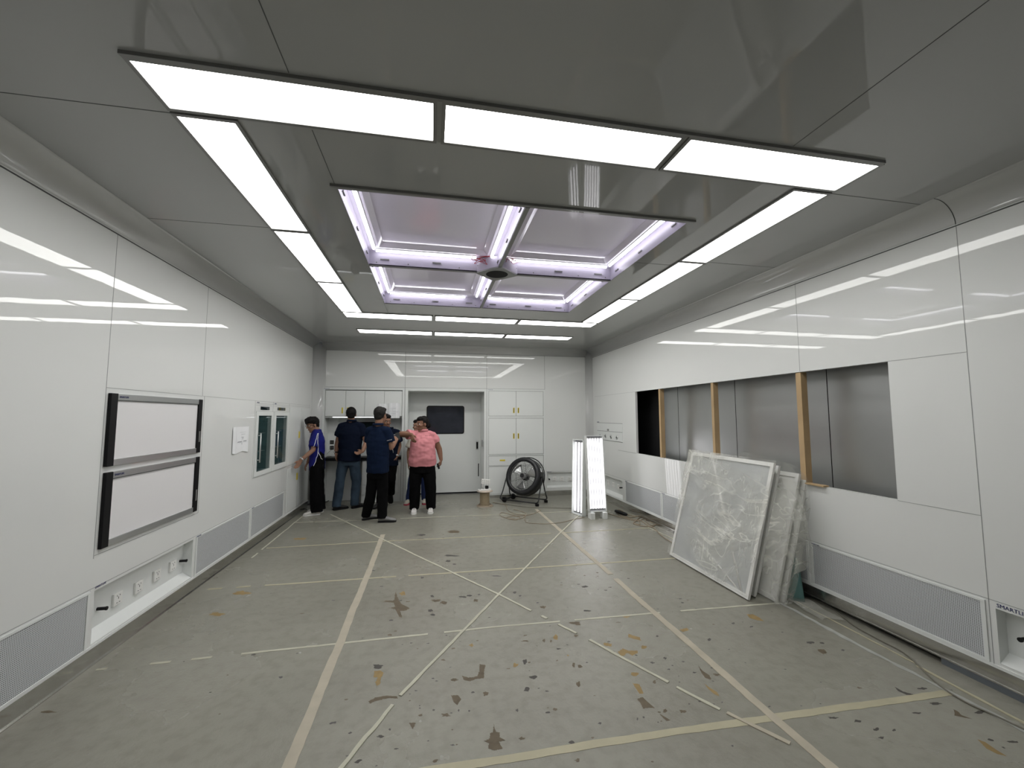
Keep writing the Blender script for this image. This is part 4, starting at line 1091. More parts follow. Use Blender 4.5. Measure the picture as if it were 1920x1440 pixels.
for k in range(8):
    a = k * PI / 4 + .3; d = fa * math.cos(a) + fu * math.sin(a)
    mb.tube([fc - ff * (DD / 2) + d * .045, fc - ff * (DD / 2) + d * (RO - .005)], .003, 4)
mb.build('rear_guard', 'blackm', fan)
MB().cyl(fc + ff * (DD / 2 + .012), fc + ff * (DD / 2 - .004), .04, n=20).build('hub_cap', 'blackm', fan)
MB().cyl(fc - ff * (DD / 2 - .005), fc - ff * .0, .065, n=20).build('motor', 'blackm', fan)
MB().cyl(fc - ff * .0, fc + ff * .045, .05, n=20).build('blade_hub', 'alu', fan)
for k in range(3):
    mb = MB(); a0 = k * 2 * PI / 3 + .4; R = []
    for q in range(7):
        r = .045 + (RI - .02 - .045) * q / 6; wdt = .30 + .30 * q / 6
        ra = []
        for t_ in range(6):
            a = a0 + (t_ / 5 - .5) * wdt * 1.6; dpt = (t_ / 5 - .5) * .06
            ra.append(fc + ff * (.02 + dpt) + (fa * math.cos(a) + fu * math.sin(a)) * r)
        R.append(ra)
    mb.grid(R)
    o = mb.build('fan_blade', 'alu', fan); sl = o.modifiers.new('solid', 'SOLIDIFY'); sl.thickness = .003
# stand : base rectangle on the floor
bx = fa; by = V((fa.y, -fa.x, 0)) * -1
by = V((.65, .76, 0)).normalized()
cen = V((fc.x - .02, fc.y, 0))
hw_, hd_ = .40, .19
mb = MB()
for s in (-1, 1):
    pv = fc + bx * (s * (RO + .018)) + ff * 0
    A = cen + bx * (s * hw_) - by * hd_ + V((0, 0, .05)); B = cen + bx * (s * hw_) + by * hd_ + V((0, 0, .05))
    mb.tube(poly_smooth([pv + V((0, 0, .02)) - by * .01, pv * .35 + A * .65, A + V((0, 0, .03)) , A - bx * s * .05], 6), .011, 8)
    mb.tube(poly_smooth([pv + V((0, 0, .02)) + by * .01, pv * .35 + B * .65, B + V((0, 0, .03)), B - bx * s * .05], 6), .011, 8)
for s in (-1, 1):
    A = cen - bx * (hw_ - .05) + by * (s * hd_) + V((0, 0, .05)); B = cen + bx * (hw_ - .05) + by * (s * hd_) + V((0, 0, .05)); mb.tube([A, B], .011, 8)
mb.build('stand', 'blackm', fan)
# handle bow behind the drum
pts = [fc - ff * .05 + (fa * math.cos(a) + fu * math.sin(a)) * (RO + .03) - ff * .03 for a in [i * PI / 16 - .2 for i in range(0, 12)]]
MB().tube(pts, .011, 8).build('handle_bow', 'blackm', fan)
for s in (-1, 1):
    c = cen - bx * (hw_ - .08) + by * (s * (hd_ - .02)) + V((0, 0, .052))
    MB().lathe(c - by * .02, by, [(.015, 0), (.05, 0), (.052, .01), (.052, .03), (.05, .04), (.015, .04)], 24, closed=True).build('wheel', 'black', fan)
    c = cen + bx * (hw_ - .02) + by * (s * hd_)
    MB().box(c + V((-.03, -.03, 0)), c + V((.03, .03, .045))).build('foot', 'black', fan, bevel=.004)
MB().cyl(cen - bx * (hw_ - .08) - by * hd_ + V((0, 0, .052)), cen - bx * (hw_ - .08) + by * hd_ + V((0, 0, .052)), .014).build('axle', 'blackm', fan)
for s in (-1, 1):
    MB().cyl(fc + bx * s * (RO - .005), fc + bx * s * (RO + .035), .022).build('pivot_knob', 'black', fan)
c = fc + bx * (RO * .93) + fu * (RO * .40)
MB().box((-.035, -.025, 0), (.035, .025, .004), basis(c + fa * .0 + V((0, 0, 0)) + (fa * .93 + fu * .36) * .004, (-fu + fa * .35), ff)).build('warning_label', 'paper', fan)

# ================================================================== CABLE REEL
rc = PZ(909, 949); rc = V((rc.x, rc.y, 0))
reel = empty('cable_reel', rc, 'wooden-coloured spool of wound cable with a power strip on top', 'cable reel')
MB().lathe(rc, (0, 0, 1), [(.001, 0), (.15, 0), (.15, .012), (.08, .014)], 32).build('bottom_flange', 'beige', reel)
MB().lathe(rc, (0, 0, 1), [(.07, .262), (.145, .264), (.145, .277), (.001, .279)], 32).build('top_flange', 'beige', reel)
MB().cyl(rc + V((0, 0, .01)), rc + V((0, 0, .27)), .07, n=24).build('barrel', 'beige', reel)
pts = []; random.seed(3)
for k in range(640):
    a = k * 2 * PI / 20; z = .025 + .225 * (k / 640); r = .083 + .004 * math.sin(k * .31) + .003 * random.random()
    pts.append(rc + V((r * math.cos(a), r * math.sin(a), z + .004 * math.sin(a))))
MB().tube(pts, .0045, 5).build('cable_winding', 'rope', reel)
pts = []
for k in range(100):
    a = k * 2 * PI / 25; r = .115 + .03 * (k / 100) + .006 * math.sin(k); pts.append(rc + V((r * math.cos(a), r * math.sin(a), .018 + .012 * (1 - k / 100) )))
MB().tube(pts, .0045, 5).build('loose_turns', 'cable', reel)
ps = empty('power_strip', rc + V((.03, .01, .279)), 'white power strip lying on the cable reel', 'power strip')
Mx = Matrix.Translation(rc + V((.0, .0, .279))) @ Matrix.Rotation(.25, 4, 'Z')
MB().box((-.13, -.035, 0), (.11, .035, .030), Mx).build('casing', 'whitem', ps, bevel=.004)
mb = MB()
for k in range(3): mb.box((-.10 + k * .06, -.01, .030), (-.08 + k * .06, .012, .0312), Mx)
mb.build('outlet_slots', 'black', ps)
o = MB().box((.01, -.028, .030), (.06, .028, .085), Mx).build('plug', 'black', bevel=.006); tag(o, 'black plug in the power strip on the cable reel', 'plug')
# pale multi socket adaptor tied above
Mx2 = basis(PY(903, 898, 7.63), (.97, -.1, -.10), (.08, 0, 1)) @ Matrix.Translation((0, -.085, 0))
ad = empty('multi_socket', Mx2.translation, 'pale multi-way socket block standing upright above the reel', 'power strip')
MB().box((.0, .0, -.02), (.155, .085, .01), Mx2).build('casing', 'whitem', ad, bevel=.004)
mb = MB()
for k in range(4):
    mb.box((.02 + k * .034, .05, .01), (.028 + k * .034, .066, .0112), Mx2); mb.box((.02 + k * .034, .022, .01), (.036 + k * .034, .028, .0112), Mx2)
mb.build('outlet_slots', 'frame', ad)
MB().cyl(Mx2 @ V((.03, -.065, -.01)), Mx2 @ V((.03, .01, -.01)), .012).build('stem', 'whitem', ad)

# ================================================================== CABLES ON THE FLOOR
def cable(uvs, r, m, label, z=None, zs=None):
    z0 = r + .0012
    pts = [PZ(u, v, z0 if zs is None else z0 + zs[i]) for i, (u, v) in enumerate(uvs)]
    return tag(MB().tube(poly_smooth(pts, 7), r, 6).build('cable', m), label, 'cable')
cable([(924, 942), (936, 944), (948, 947), (951, 955), (957, 960), (968, 964), (985, 966), (978, 972), (962, 973), (945, 970), (937, 965), (942, 961), (958, 965), (975, 970), (966, 975), (950, 971), (962, 968), (990, 966), (1008, 960), (1014, 957)], .0045, 'cable', 'tangle of tan cable on the floor in front of the fan')
cable([(928, 943), (950, 946), (990, 951), (1030, 952), (1074, 953)], .004, 'cableg', 'grey cable running from the reel to the light boxes')
cable([(963, 955), (975, 958), (986, 963), (984, 974), (990, 980), (1020, 982), (1050, 980), (1075, 974), (1096, 970)], .004, 'cable', 'tan cable looping over the tape line to the light boxes')
cable([(925, 927), (935, 932), (948, 934), (957, 936)], .004, 'cableb', 'short dark cable between the reel and the fan')
cable([(1010, 929), (1040, 928), (1072, 926)], .003, 'cableb', 'thin dark cable along the back skirting')
cable([(1140, 938), (1153, 943), (1165, 952), (1172, 955)], .007, 'cableb', 'thick dark cable behind the coil by the right skirting')
cable([(1140, 963), (1155, 967), (1165, 970), (1180, 974), (1195, 977), (1206, 972), (1200, 966), (1186, 970), (1168, 968), (1160, 964), (1154, 958), (1160, 956), (1170, 960), (1165, 966), (1180, 972), (1196, 976), (1200, 983), (1190, 982), (1188, 980), (1200, 970), (1206, 968), (1212, 978), (1222, 985), (1232, 981), (1224, 987), (1210, 987), (1198, 985), (1189, 981), (1196, 975), (1205, 978), (1216, 986), (1226, 990), (1240, 1004), (1255, 1014), (1264, 1019)], .006, 'cable', 'tangled coil of tan cable by the right wall skirting')
cable([(1165, 958), (1178, 965), (1195, 968), (1203, 965), (1210, 972), (1220, 979), (1232, 984)], .006, 'rope', 'lighter cable loop lying on the coil by the right wall')
p0, p1 = PZ(1168, 961, .035), PZ(1192, 962, .035)
p1 = V((3.13, 6.35, .04)); p0 = V((3.07, 6.66, .04))
tag(MB().rings([MB().circ(p0 + (p1 - p0) * t, p1 - p0, r, 12, r * .8, e1=(1, 0, 0)) for t, r in ((0, .012), (.06, .03), (.3, .036), (.8, .034), (.95, .026), (1, .01))]).build('black_bag', 'black'), 'small black pouch lying on the cable coil by the right wall', 'pouch')
cable([(1500, 1112), (1530, 1125), (1560, 1140), (1600, 1172), (1650, 1200), (1692, 1222), (1722, 1248), (1760, 1284), (1810, 1316), (1862, 1340), (1930, 1372)], .0048, 'cableg', 'long grey-brown cable along the foot of the right wall')
cable([(575, 955), (568, 951), (580, 945), (600, 941), (612, 941), (622, 935), (640, 934), (655, 934)], .008, 'cableb', 'black cable on the floor behind the boy and under the desk')

# ================================================================== WRAPPED STACK OF PANELS
BX, TX, H_ = 2.765, 3.115, 1.24
lean = V((.285, 0, 1.0)).normalized()
def framed(x_bottom, y0, y1, hh, zlift, label, brace=False, tilt=0.):
    t = empty('framed_panel', (x_bottom, (y0 + y1) / 2, 0), label, 'panel', 'white framed panels leaning under plastic')
    ly_ = V((0, -1, tilt)).normalized(); M = basis((x_bottom, y1, zlift), ly_, lean)   # x along -y, y up, z normal
    W = y1 - y0; f = .038; d = .024
    if (M.to_3x3() @ V((0, 0, 1))).x > 0: M = M @ Matrix.Scale(-1, 4, (0, 0, 1))
    mb = MB()
    mb.box((0, 0, -d), (W, f, 0), M); mb.box((0, hh - f, -d), (W, hh, 0), M); mb.box((0, f, -d), (f, hh - f, 0), M); mb.box((W - f, f, -d), (W, hh - f, 0), M)
    mb.build('frame', 'whitem', t, bevel=.001)
    MB().box((f, f, -d + .006), (W - f, hh - f, -d + .011), M).build('infill_sheet', mat('pale_mesh_sheet', (.42, .435, .44), .5) if brace else 'whitem', t)
    if brace:
        mb = MB(); a = M @ V((W * .30, hh * .98, -.012)); b = M @ V((W * .93, .02, -.012)); mb.tube([a, b], .014, 4); mb.build('diagonal_bar', 'whitem', t)
        mb = MB(); a = M @ V((W * .32, .30, -.014)); b = M @ V((W * .90, .03, -.014)); mb.tube([a, b], .011, 4); a = M @ V((W * .48, .50, -.014)); b = M @ V((W * .40, .22, -.014)); mb.tube([a, b], .009, 4); mb.build('diagonal_bar', 'whitem', t)
    return M
Mf = framed(BX, 3.32, 4.545, 1.235, .012, 'front white framed panel with a diagonal bar, under crinkled plastic', True)
lab2 = ['second white framed panel directly behind the front one', 'third white framed panel of the wrapped stack', 'fourth white framed panel in the middle of the wrapped stack', 'fifth white framed panel of the wrapped stack',
        'sixth white framed panel whose lower corner shows right of the front one', 'seventh white framed panel of the wrapped stack', 'rearmost white framed panel of the wrapped stack, nearest the wall']
for k, (dx, y0, y1, hh, zl) in enumerate(((.035, 3.36, 4.50, 1.20, .012), (.070, 3.40, 4.50, 1.17, .012), (.105, 3.37, 4.48, 1.20, .012), (.140, 3.40, 4.46, 1.15, .012), (.205, 3.235, 4.40, 1.14, .012), (.240, 3.27, 4.40, 1.10, .012), (.275, 3.22, 4.36, 1.08, .012))):
    framed(BX + dx, y0, y1, hh, zl, lab2[k])

# plastic film draped over: built as displaced sheets in the frame of the front panel
def film():
    wrap = empty('plastic_wrap', (3.0, 3.9, .05), 'clear crinkled plastic film draped over the leaning panels', 'plastic sheet')
    nrm = (lean.cross(V((0, 1, 0)))).normalized()
    if nrm.x > 0: nrm = -nrm
    O = V((BX, 0, .012))
    def grid(fn, nu, nv, name, amp=.012, seed=0.):
        mb = MB(); idx = {}
        P = []
        for i in range(nu + 1):
            for j in range(nv + 1):
                p, n_ = fn(i / nu, j / nv)
                q = noise.fractal(V((p.y * 2.6 + seed, p.z * 2.6, p.x * 3)), 1.2, 2.0, 3)
                rdg = abs(noise.noise(V((p.y * 3.2 + seed, p.z * 2.0 + p.y * 2.2, 1.3)))) 
                P.append(p + n_ * (amp * (q + 1.2 - 1.6 * rdg)))
        mb.v = P
        for i in range(nu):
            for j in range(nv):
                a = i * (nv + 1) + j; mb.f.append((a, a + nv + 1, a + nv + 2, a + 1)); mb.sm.append(True)
        return mb.build(name, 'wrap', wrap)
    def front(a, b):   # a across (y), b along height
        y = 3.31 + (4.56 - 3.31) * a; h = .02 + 1.235 * b
        y += (.04 * (a - .5)) * b
        return O + lean * h + V((0, y, 0)) + nrm * .008, nrm
    grid(front, 70, 70, 'film_front', .016)
    def top(a, b):     # goes back over the top of the stack
        y = 3.26 + (4.56 - 3.26) * a; s_ = b * .36
        base = O + lean * (1.262 + .025 * math.sin(a * 7) * (1 - b)) + V((0, y, 0)) + nrm * (.012 * (1 - b))
        return base + V((s_, 0, -.28 * b * b - .10 * b)), V((.3, 0, 1)).normalized()
    grid(top, 60, 16, 'film_top', .016, 3.)
    def side(a, b):    # right (near) side hanging, toward the camera
        x = .34 * a; h = 1.25 - 1.22 * b
        bulge = .06 + .10 * math.sin(min(1, b * 1.2) * PI) * math.sin(a * PI) + .05 * a
        base = O + lean * (h - .26 * a * a) + V((x, 3.31 - bulge, 0))
        if base.z < .004: base.z = .004
        return base, V((0, -1, 0))
    grid(side, 24, 60, 'film_side', .02, 7.)
    def far(a, b):
        x = .30 * a; h = 1.25 - 1.0 * b
        base = O + lean * (h - .2 * a * a) + V((x, 4.575 + .02 * math.sin(b * 6), 0)); return base, V((0, 1, 0))
    grid(far, 16, 40, 'film_far_side', .012, 9.)
    def loose(a, b):   # loose flap at the right rear, hanging toward the wall
        x = 3.06 + .22 * a; z = 1.08 - .28 * a * a - (.55 + .25 * (1 - a)) * b
        y = 3.20 - .10 * math.sin(b * 2.4) - .05 * math.sin(a * 5)
        return V((min(x, XR - .03), y, max(z, .01))), V((-.2, -1, 0)).normalized()
    grid(loose, 24, 34, 'film_flap', .022, 12.)
    def trail(a, b):   # scrap on the floor
        y = 3.30 - .42 * a + .03 * math.sin(b * 5); x = 3.10 + .17 * b - .03 * a
        return V((x, y, .010 + .02 * (math.sin(a * 5) ** 2) * (1 - a))), V((0, 0, 1))
    grid(trail, 20, 10, 'film_trailing_edge', .006, 15.)
film()
# teal bent sheet
mb = MB(); n = 10; R0, R1 = [], []
A0, A1 = V((3.125, 3.37, .006)), V((3.235, 3.20, .006)); B0, B1 = V((3.185, 3.40, .36)), V((3.285, 3.30, .37))
g = []
for i in range(n + 1):
    row = []
    for j in range(n + 1):
        a, b = i / n, j / n
        p = (A0 * (1 - a) + A1 * a) * (1 - b) + (B0 * (1 - a) + B1 * a) * b
        p += V((-.03, -.03, 0)) * math.sin(a * PI) * .8 + V((-.02, -.02, 0)) * math.sin(b * PI) * .6; row.append(p)
    g.append(row)
mb.grid(g)
o = mb.build('teal_sheet', 'teal'); sl = o.modifiers.new('solid', 'SOLIDIFY'); sl.thickness = .003
tag(o, 'curved teal sheet standing between the wrapped panels and the wall', 'plastic sheet')

# ================================================================== PEOPLE
def to_mesh_blob(mb, voxel, smooth=4, disp=0., dscale=6., seed=0., stretch=(1, 1, 1)):
    me = bpy.data.meshes.new('tmp'); me.from_pydata([tuple(v) for v in mb.v], [], mb.f); me.update()
    bm = bmesh.new(); bm.from_mesh(me); bmesh.ops.recalc_face_normals(bm, faces=bm.faces); bm.to_mesh(me); bm.free()
    o = bpy.data.objects.new('tmp', me); C.objects.link(o)
    r = o.modifiers.new('r', 'REMESH'); r.mode = 'VOXEL'; r.voxel_size = voxel; r.use_smooth_shade = True
    if smooth:
        sm_ = o.modifiers.new('s', 'SMOOTH'); sm_.factor = .5; sm_.iterations = smooth
    dg = bpy.context.evaluated_depsgraph_get()
    out = bpy.data.meshes.new_from_object(o.evaluated_get(dg))
    bpy.data.objects.remove(o); bpy.data.meshes.remove(me)
    if disp:
        n0 = [v.normal.copy() for v in out.vertices]
        for v, n in zip(out.vertices, n0):
            p = v.co
            q = noise.noise(V((p.x * dscale * stretch[0] + seed, p.y * dscale * stretch[1], p.z * dscale * stretch[2]))) + .5 * noise.noise(V((p.x * dscale * 2.3 + seed, p.y * dscale * 2.3, p.z * dscale * 2.3 * stretch[2])))
            v.co = p + n * (q * disp)
    return out
def part_mesh(name, me, m, parent):
    me.name = name; me.materials.clear(); me.materials.append(MT[m])
    me.polygons.foreach_set('use_smooth', [True] * len(me.polygons))
    o = bpy.data.objects.new(name, me); C.objects.link(o); o.parent = parent; o.matrix_parent_inverse = parent_mw(parent).inverted()
    return o
def limb(mb, pts, rs, n=14):
    """round tapered limb with spherical joints; closed pieces that the remesh unites"""
    for i in range(len(pts) - 1):
        a, b = V(pts[i]), V(pts[i + 1]); ax = (b - a); e = ax.orthogonal()
        K = 4; R = []
        for k in range(K + 1):
            t = k / K; R.append(mb.circ(a.lerp(b, t), ax, rs[i] + (rs[i + 1] - rs[i]) * t, n, e1=e))
        mb.rings(R)
    for p, r in zip(pts, rs): mb.sph(p, r * .995, 6)
def loft(mb, rows, lat, n=22, p=2.4):
    """rows: (centre, half width along lat, half depth)"""
    R = []
    for i, (c, rx, ry) in enumerate(rows):
        c = V(c); a = V(rows[min(i + 1, len(rows) - 1)][0]) - V(rows[max(i - 1, 0)][0]); a.normalize()
        e1 = (lat - a * lat.dot(a)).normalized(); e2 = a.cross(e1); ring = []
        for k in range(n):
            t = 2 * PI * k / n; cx, sx = math.cos(t), math.sin(t)
            r = (abs(cx) ** p + abs(sx) ** p) ** (-1 / p)
            ring.append(c + e1 * (rx * r * cx) + e2 * (ry * r * sx))
        R.append(ring)
    mb.rings(R)
def hand(mb, w, d, th, curl=.5, sc=1., spread=.03, bend=None):
    """w wrist, d direction, th toward the thumb side, palm faces bend direction"""
    d = V(d).normalized(); th = V(th); th = (th - d * th.dot(d)).normalized(); pn = bend if bend is not None else d.cross(th); pn = V(pn); pn = (pn - d * pn.dot(d) - th * pn.dot(th)).normalized()
    w = V(w); L = [.070, .078, .074, .058]
    for i in range(4):
        off = (.027 - i * .018) * sc
        k = w + d * (.085 * sc - abs(i - 1.2) * .004) + th * off
        limb(mb, [w + th * off * .5, k], [.018 * sc, .0135 * sc], 10)
        dirv = (d + th * (spread * (1.5 - i))).normalized(); p = k; pts = [p]; rr = [.0105 * sc]; a = 0
        for s_ in range(3):
            a += curl * (.9 if s_ else .6)
            dv = dirv * math.cos(a) + pn * math.sin(a)
            p = p + dv * (L[i] * sc * (.45, .32, .23)[s_]); pts.append(p); rr.append((.0095 - .001 * s_) * sc)
        limb(mb, pts, rr, 8)
    t0 = w + d * .025 * sc + th * .022 * sc; t1 = t0 + (d * .6 + th * .7 + pn * .3).normalized() * .035 * sc; t2 = t1 + (d * .8 + th * .25 + pn * .4).normalized() * .030 * sc
    limb(mb, [w + d * .01, t0, t1, t2], [.018 * sc, .016 * sc, .0125 * sc, .0095 * sc], 8)
def frame3(f, tilt=0.):
    f = V(f).normalized(); r = f.cross(V((0, 0, 1))).normalized(); u = r.cross(f)
    return r, f, u
def person(name_label, J, sex='m', cloth=None, s=1.0):
    """J: world joints. returns the root"""
    sh, el, wr_, hp, kn, an = J['sh'], J['el'], J['wr'], J['hip'], J['kn'], J['an']   # each (left, right) of the person
    hc, hf = V(J['head']), V(J['face']).normalized()
    root = empty('person', (J['base'][0], J['base'][1], 0), name_label, 'person'); hs_ = s * 1.09
    P = (V(hp[0]) + V(hp[1])) / 2; Sm = (V(sh[0]) + V(sh[1])) / 2; lat = (V(sh[0]) - V(sh[1])).normalized()
    hlat = (V(hp[0]) - V(hp[1])).normalized()
    neck = Sm + V((0, 0, .035)); tb = J.get('torso', [(.175, .115), (.16, .11), (.165, .11), (.19, .115), (.175, .095)])
    bodyf = V(J['front']).normalized()
    r, f, u = frame3(hf)
    Mh = Matrix((r, f, u)).transposed()
    s0 = s; s = hs_; hm = lambda x, y, z: hc + Mh @ V((x, y, z)) * hs_
    # ---- body : one continuous skin mesh
    mb = MB()
    mb.sph(hm(0, -.012, .030), (.071 * s, .092 * s, .085 * s), 10, Mh.to_3x3()); mb.sph(hm(0, .022, -.048), (.054 * s, .062 * s, .062 * s), 9, Mh.to_3x3())
    mb.sph(hm(0, .032, -.010), (.060 * s, .058 * s, .06 * s), 9, Mh.to_3x3()); mb.sph(hm(0, .055, -.098), (.026 * s, .024 * s, .018 * s), 6, Mh.to_3x3())
    limb(mb, [hm(0, .080, .012), hm(0, .098, -.018)], [.009 * s, .0125 * s], 8); mb.sph(hm(.011, .088, -.024), .008 * s, 5); mb.sph(hm(-.011, .088, -.024), .008 * s, 5)
    mb.sph(hm(0, .070, .034), (.052 * s, .016 * s, .012 * s), 6, Mh.to_3x3()); mb.sph(hm(0, .076, -.056), (.022 * s, .014 * s, .010 * s), 6, Mh.to_3x3())
    for q in (-1, 1):
        mb.sph(hm(q * .040, .062, -.018), (.022 * s, .018 * s, .018 * s), 6, Mh.to_3x3())
        mb.sph(hm(q * .073, -.004, -.004), (.010 * s, .019 * s, .031 * s), 6, Mh.to_3x3())
    limb(mb, [hm(0, -.022, -.05), neck - bodyf * .01, Sm - V((0, 0, .03))], [.052 * s, .056 * s, .07 * s])
    s = s0
    rows = [(P + (Sm - P) * t, w_ * .82, d_ * .80) for t, (w_, d_) in zip((-.06, .12, .42, .72, .90), tb)]
    loft(mb, rows, lat)
    ar = J.get('armr', (.050, .040, .036, .026)); lr = J.get('legr', (.080, .055, .036))
    for q in (0, 1):
        limb(mb, [V(sh[q]), V(sh[q]).lerp(V(el[q]), .5), V(el[q]), V(el[q]).lerp(V(wr_[q]), .35), V(wr_[q])], [ar[0], ar[1] * 1.04, ar[1] * .92, ar[2], ar[3]])
        limb(mb, [V(hp[q]), V(kn[q]), V(kn[q]).lerp(V(an[q]), .35), V(an[q])], [lr[0] * .82, lr[1], lr[1] * .95, lr[2]])
        hd = J['hand'][q]; hand(mb, wr_[q], hd[0], hd[1], hd[2], s, bend=hd[3] if len(hd) > 3 else None)
    me = to_mesh_blob(mb, .0062, 3)
    part_mesh('body', me, J.get('skin', 'skin'), root)
    # ---- face details
    s = hs_
    for q in (-1, 1):
        e = MB().sph(hm(q * .030, .0720, .008), .0098 * s, 6).build('eye', 'eye', root)
        MB().sph(hm(q * .030, .0775, .006), .0066 * s, 5).build('iris', 'iris', e)
        MB().rings([MB().circ(hm(q * x, y, z), Mh @ V((1, 0, 0)), rr, 6, e1=Mh @ V((0, 0, 1))) for x, y, z, rr in ((.014, .086, .026, .002), (.030, .086, .031, .0038), (.046, .074, .026, .002))]).build('eyebrow', 'hair', root)
    MB().rings([MB().circ(hm(x, y, z), Mh @ V((1, 0, 0)), rr, 8, e1=Mh @ V((0, 0, 1)), r2=rr * .8) for x, y, z, rr in ((-.023, .078, -.057, .001), (-.012, .0865, -.056, .005), (0, .0885, -.056, .0055), (.012, .0865, -.056, .005), (.023, .078, -.057, .001))]).build('lips', 'lip', root)
    # ---- hair
    mb = MB(); hs = J.get('hair', 'short')
    mb.sph(hm(0, -.030, .040), (.083 * s, .090 * s, .092 * s), 10, Mh.to_3x3())
    mb.sph(hm(0, .022, .088), (.066 * s, .058 * s, .040 * s), 8, Mh.to_3x3())
    mb.sph(hm(0, -.055, -.015), (.064 * s, .048 * s, .058 * s), 8, Mh.to_3x3())
    if hs == 'mop':
        mb.sph(hm(0, .010, .085), (.092 * s, .092 * s, .062 * s), 9, Mh.to_3x3())
        random.seed(4)
        for k in range(26):
            a = random.uniform(0, 2 * PI); mb.sph(hm(.072 * math.cos(a), .078 * math.sin(a) + .0, .065 + random.uniform(-.02, .05)), (.022, .022, .020), 5)
    if hs == 'bun':
        mb.sph(hm(0, -.125, -.030), (.042, .042, .052), 8, Mh.to_3x3()); mb.sph(hm(0, -.10, .0), (.03, .03, .03), 6)
        mb.sph(hm(0, .028, .078), (.064 * s, .055 * s, .032 * s), 8, Mh.to_3x3())
    if hs == 'long':
        mb.sph(hm(0, -.05, -.05), (.075, .05, .09), 8, Mh.to_3x3())
    me = to_mesh_blob(mb, .006, 2, .004 if hs != 'mop' else .007, 34, 2.)
    part_mesh('hair', me, J.get('hairm', 'hair'), root)
    # ---- shirt
    s = s0
    mb = MB(); hem = J.get('hem', -.10)
    ts = (hem, .05, .30, .55, .78, .93); tw = [tb[0], tb[0], tb[1], tb[2], tb[3], (tb[4][0] * .92, tb[4][1])]
    rows = [(P + (Sm - P) * t + bodyf * (.012 if J.get('belly') and .2 < t < .6 else 0) * J.get('belly', 0), w_ + .014, d_ + .016) for t, (w_, d_) in zip(ts, tw)]
    dz = V((0, 0, 1)); W = (V(sh[0]) - V(sh[1])).length / 2
    rows[-1] = (Sm - dz * .03, min(W * .98, tw[-1][0] + .02), rows[-1][2])
    nk = J.get('nk', .05)
    rows += [(Sm + dz * .020, W * .84, .088), (Sm + dz * (.030 + nk * .5), W * .62, .078), (Sm + dz * (.05 + nk * .8), W * .40, .066), (Sm + dz * (.065 + nk), .060, .060)]
    loft(mb, rows, lat, p=2.15)
    sl = J.get('sleeve', .62); sr = J.get('sleever', (.075, .070))
    for q in (0, 1):
        a = V(sh[q]); b = a.lerp(V(el[q]), sl)
        ax = (b - a); e = ax.orthogonal()
        limb(mb, [a + (Sm - a) * .5 + V((0, 0, .022)), a + V((0, 0, .004))], [sr[0] * .84, sr[0] * .84])
        mb.rings([mb.circ(a, ax, sr[0] * .86, 16, e1=e), mb.circ(a.lerp(b, .6), ax, sr[1] * .94, 16, e1=e), mb.circ(b, ax, sr[1] * 1.02, 16, e1=e)])
    me = to_mesh_blob(mb, .0085, 4, J.get('wr_amp', .010), 7., J['base'][0] * 3, (1, 1, 1.5))
    shirt = part_mesh('shirt', me, cloth['shirt'], root)
    if cloth.get('collar', True):
        MB().lathe(Sm + V((0, 0, .054 + nk)) - bodyf * .012, (0, 0, 1), [(.078, -.01), (.074, .022), (.078, .026), (.090, -.012)], 20, closed=True).build('collar', cloth['shirt'], shirt)
    # ---- trousers
    mb = MB(); tp = cloth.get('leg', (.098, .078, .072)); hb = J.get('hipr', (.165, .115))
    loft(mb, [(P + V((0, 0, -.10)), hb[0] * .92, hb[1] * .95), (P, hb[0], hb[1]), (P + (Sm - P) * .10, hb[0] * .97, hb[1] * .95), (P + (Sm - P) * .2, hb[0] * .9, hb[1] * .9)], hlat)
    for q in (0, 1):
        h0, k0, a0 = V(hp[q]), V(kn[q]), V(an[q]); e = (k0 - h0).orthogonal()
        limb(mb, [h0 + V((0, 0, -.04)), h0.lerp(k0, .5), k0], [tp[0], (tp[0] + tp[1]) / 2 * 1.02, tp[1]], 16)
        b = a0 + V((0, 0, -.035))
        mb.rings([mb.circ(k0, b - k0, tp[1], 16), mb.circ(k0.lerp(b, .5), b - k0, (tp[1] + tp[2]) / 2, 16), mb.circ(b, b - k0, tp[2], 16)])
    me = to_mesh_blob(mb, .0085, 4, .009, 9., J['base'][1] * 3, (1, 1, .7))
    part_mesh('trousers', me, cloth['pants'], root)
    # ---- shoes
    for q in (0, 1):
        toe = V((*J['toe'][q], 0)); toe.z = J.get('toez', (0, 0))[q]; toe.normalize(); a0 = V(an[q]); lat_ = V((-toe.y, toe.x, 0)).normalized(); up_ = lat_.cross(toe) * -1
        if up_.z < 0: up_ = -up_
        if J.get('flatfoot', (True, True))[q]: heel = V((a0.x, a0.y, 0)) - toe * .055
        else: heel = a0 - toe * .05 - up_ * .085
        L = .27 * s; secs = [(0, .026, .055), (.03, .036, .078), (.09, .036, .088), (.14, .040, .068), (.19, .046, .050), (.235, .042, .038), (.262, .026, .026)]
        mb = MB(); R = []
        for x, hw2, hh in secs:
            c = heel + toe * (x * s) + up_ * (hh / 2 + .016); ring = []
            for k in range(14):
                t = 2 * PI * k / 14; ring.append(c + lat_ * (hw2 * math.cos(t)) + up_ * (hh / 2 * math.sin(t)))
            R.append(ring)
        mb.rings(R); limb(mb, [a0 + (heel + toe * .06 - a0) * .3, heel + toe * .06 + up_ * .06], [.042, .040])
        sh_ = part_mesh('shoe', to_mesh_blob(mb, .006, 3), cloth['shoe'][0], root)
        mb = MB(); out = []
        for x, w2 in ((-.004, .022), (.02, .036), (.09, .038), (.16, .044), (.20, .050), (.24, .045), (.268, .026)): out.append((x * s, w2))
        top_ = [heel + toe * x + lat_ * w2 for x, w2 in out] + [heel + toe * x - lat_ * w2 for x, w2 in reversed(out)]
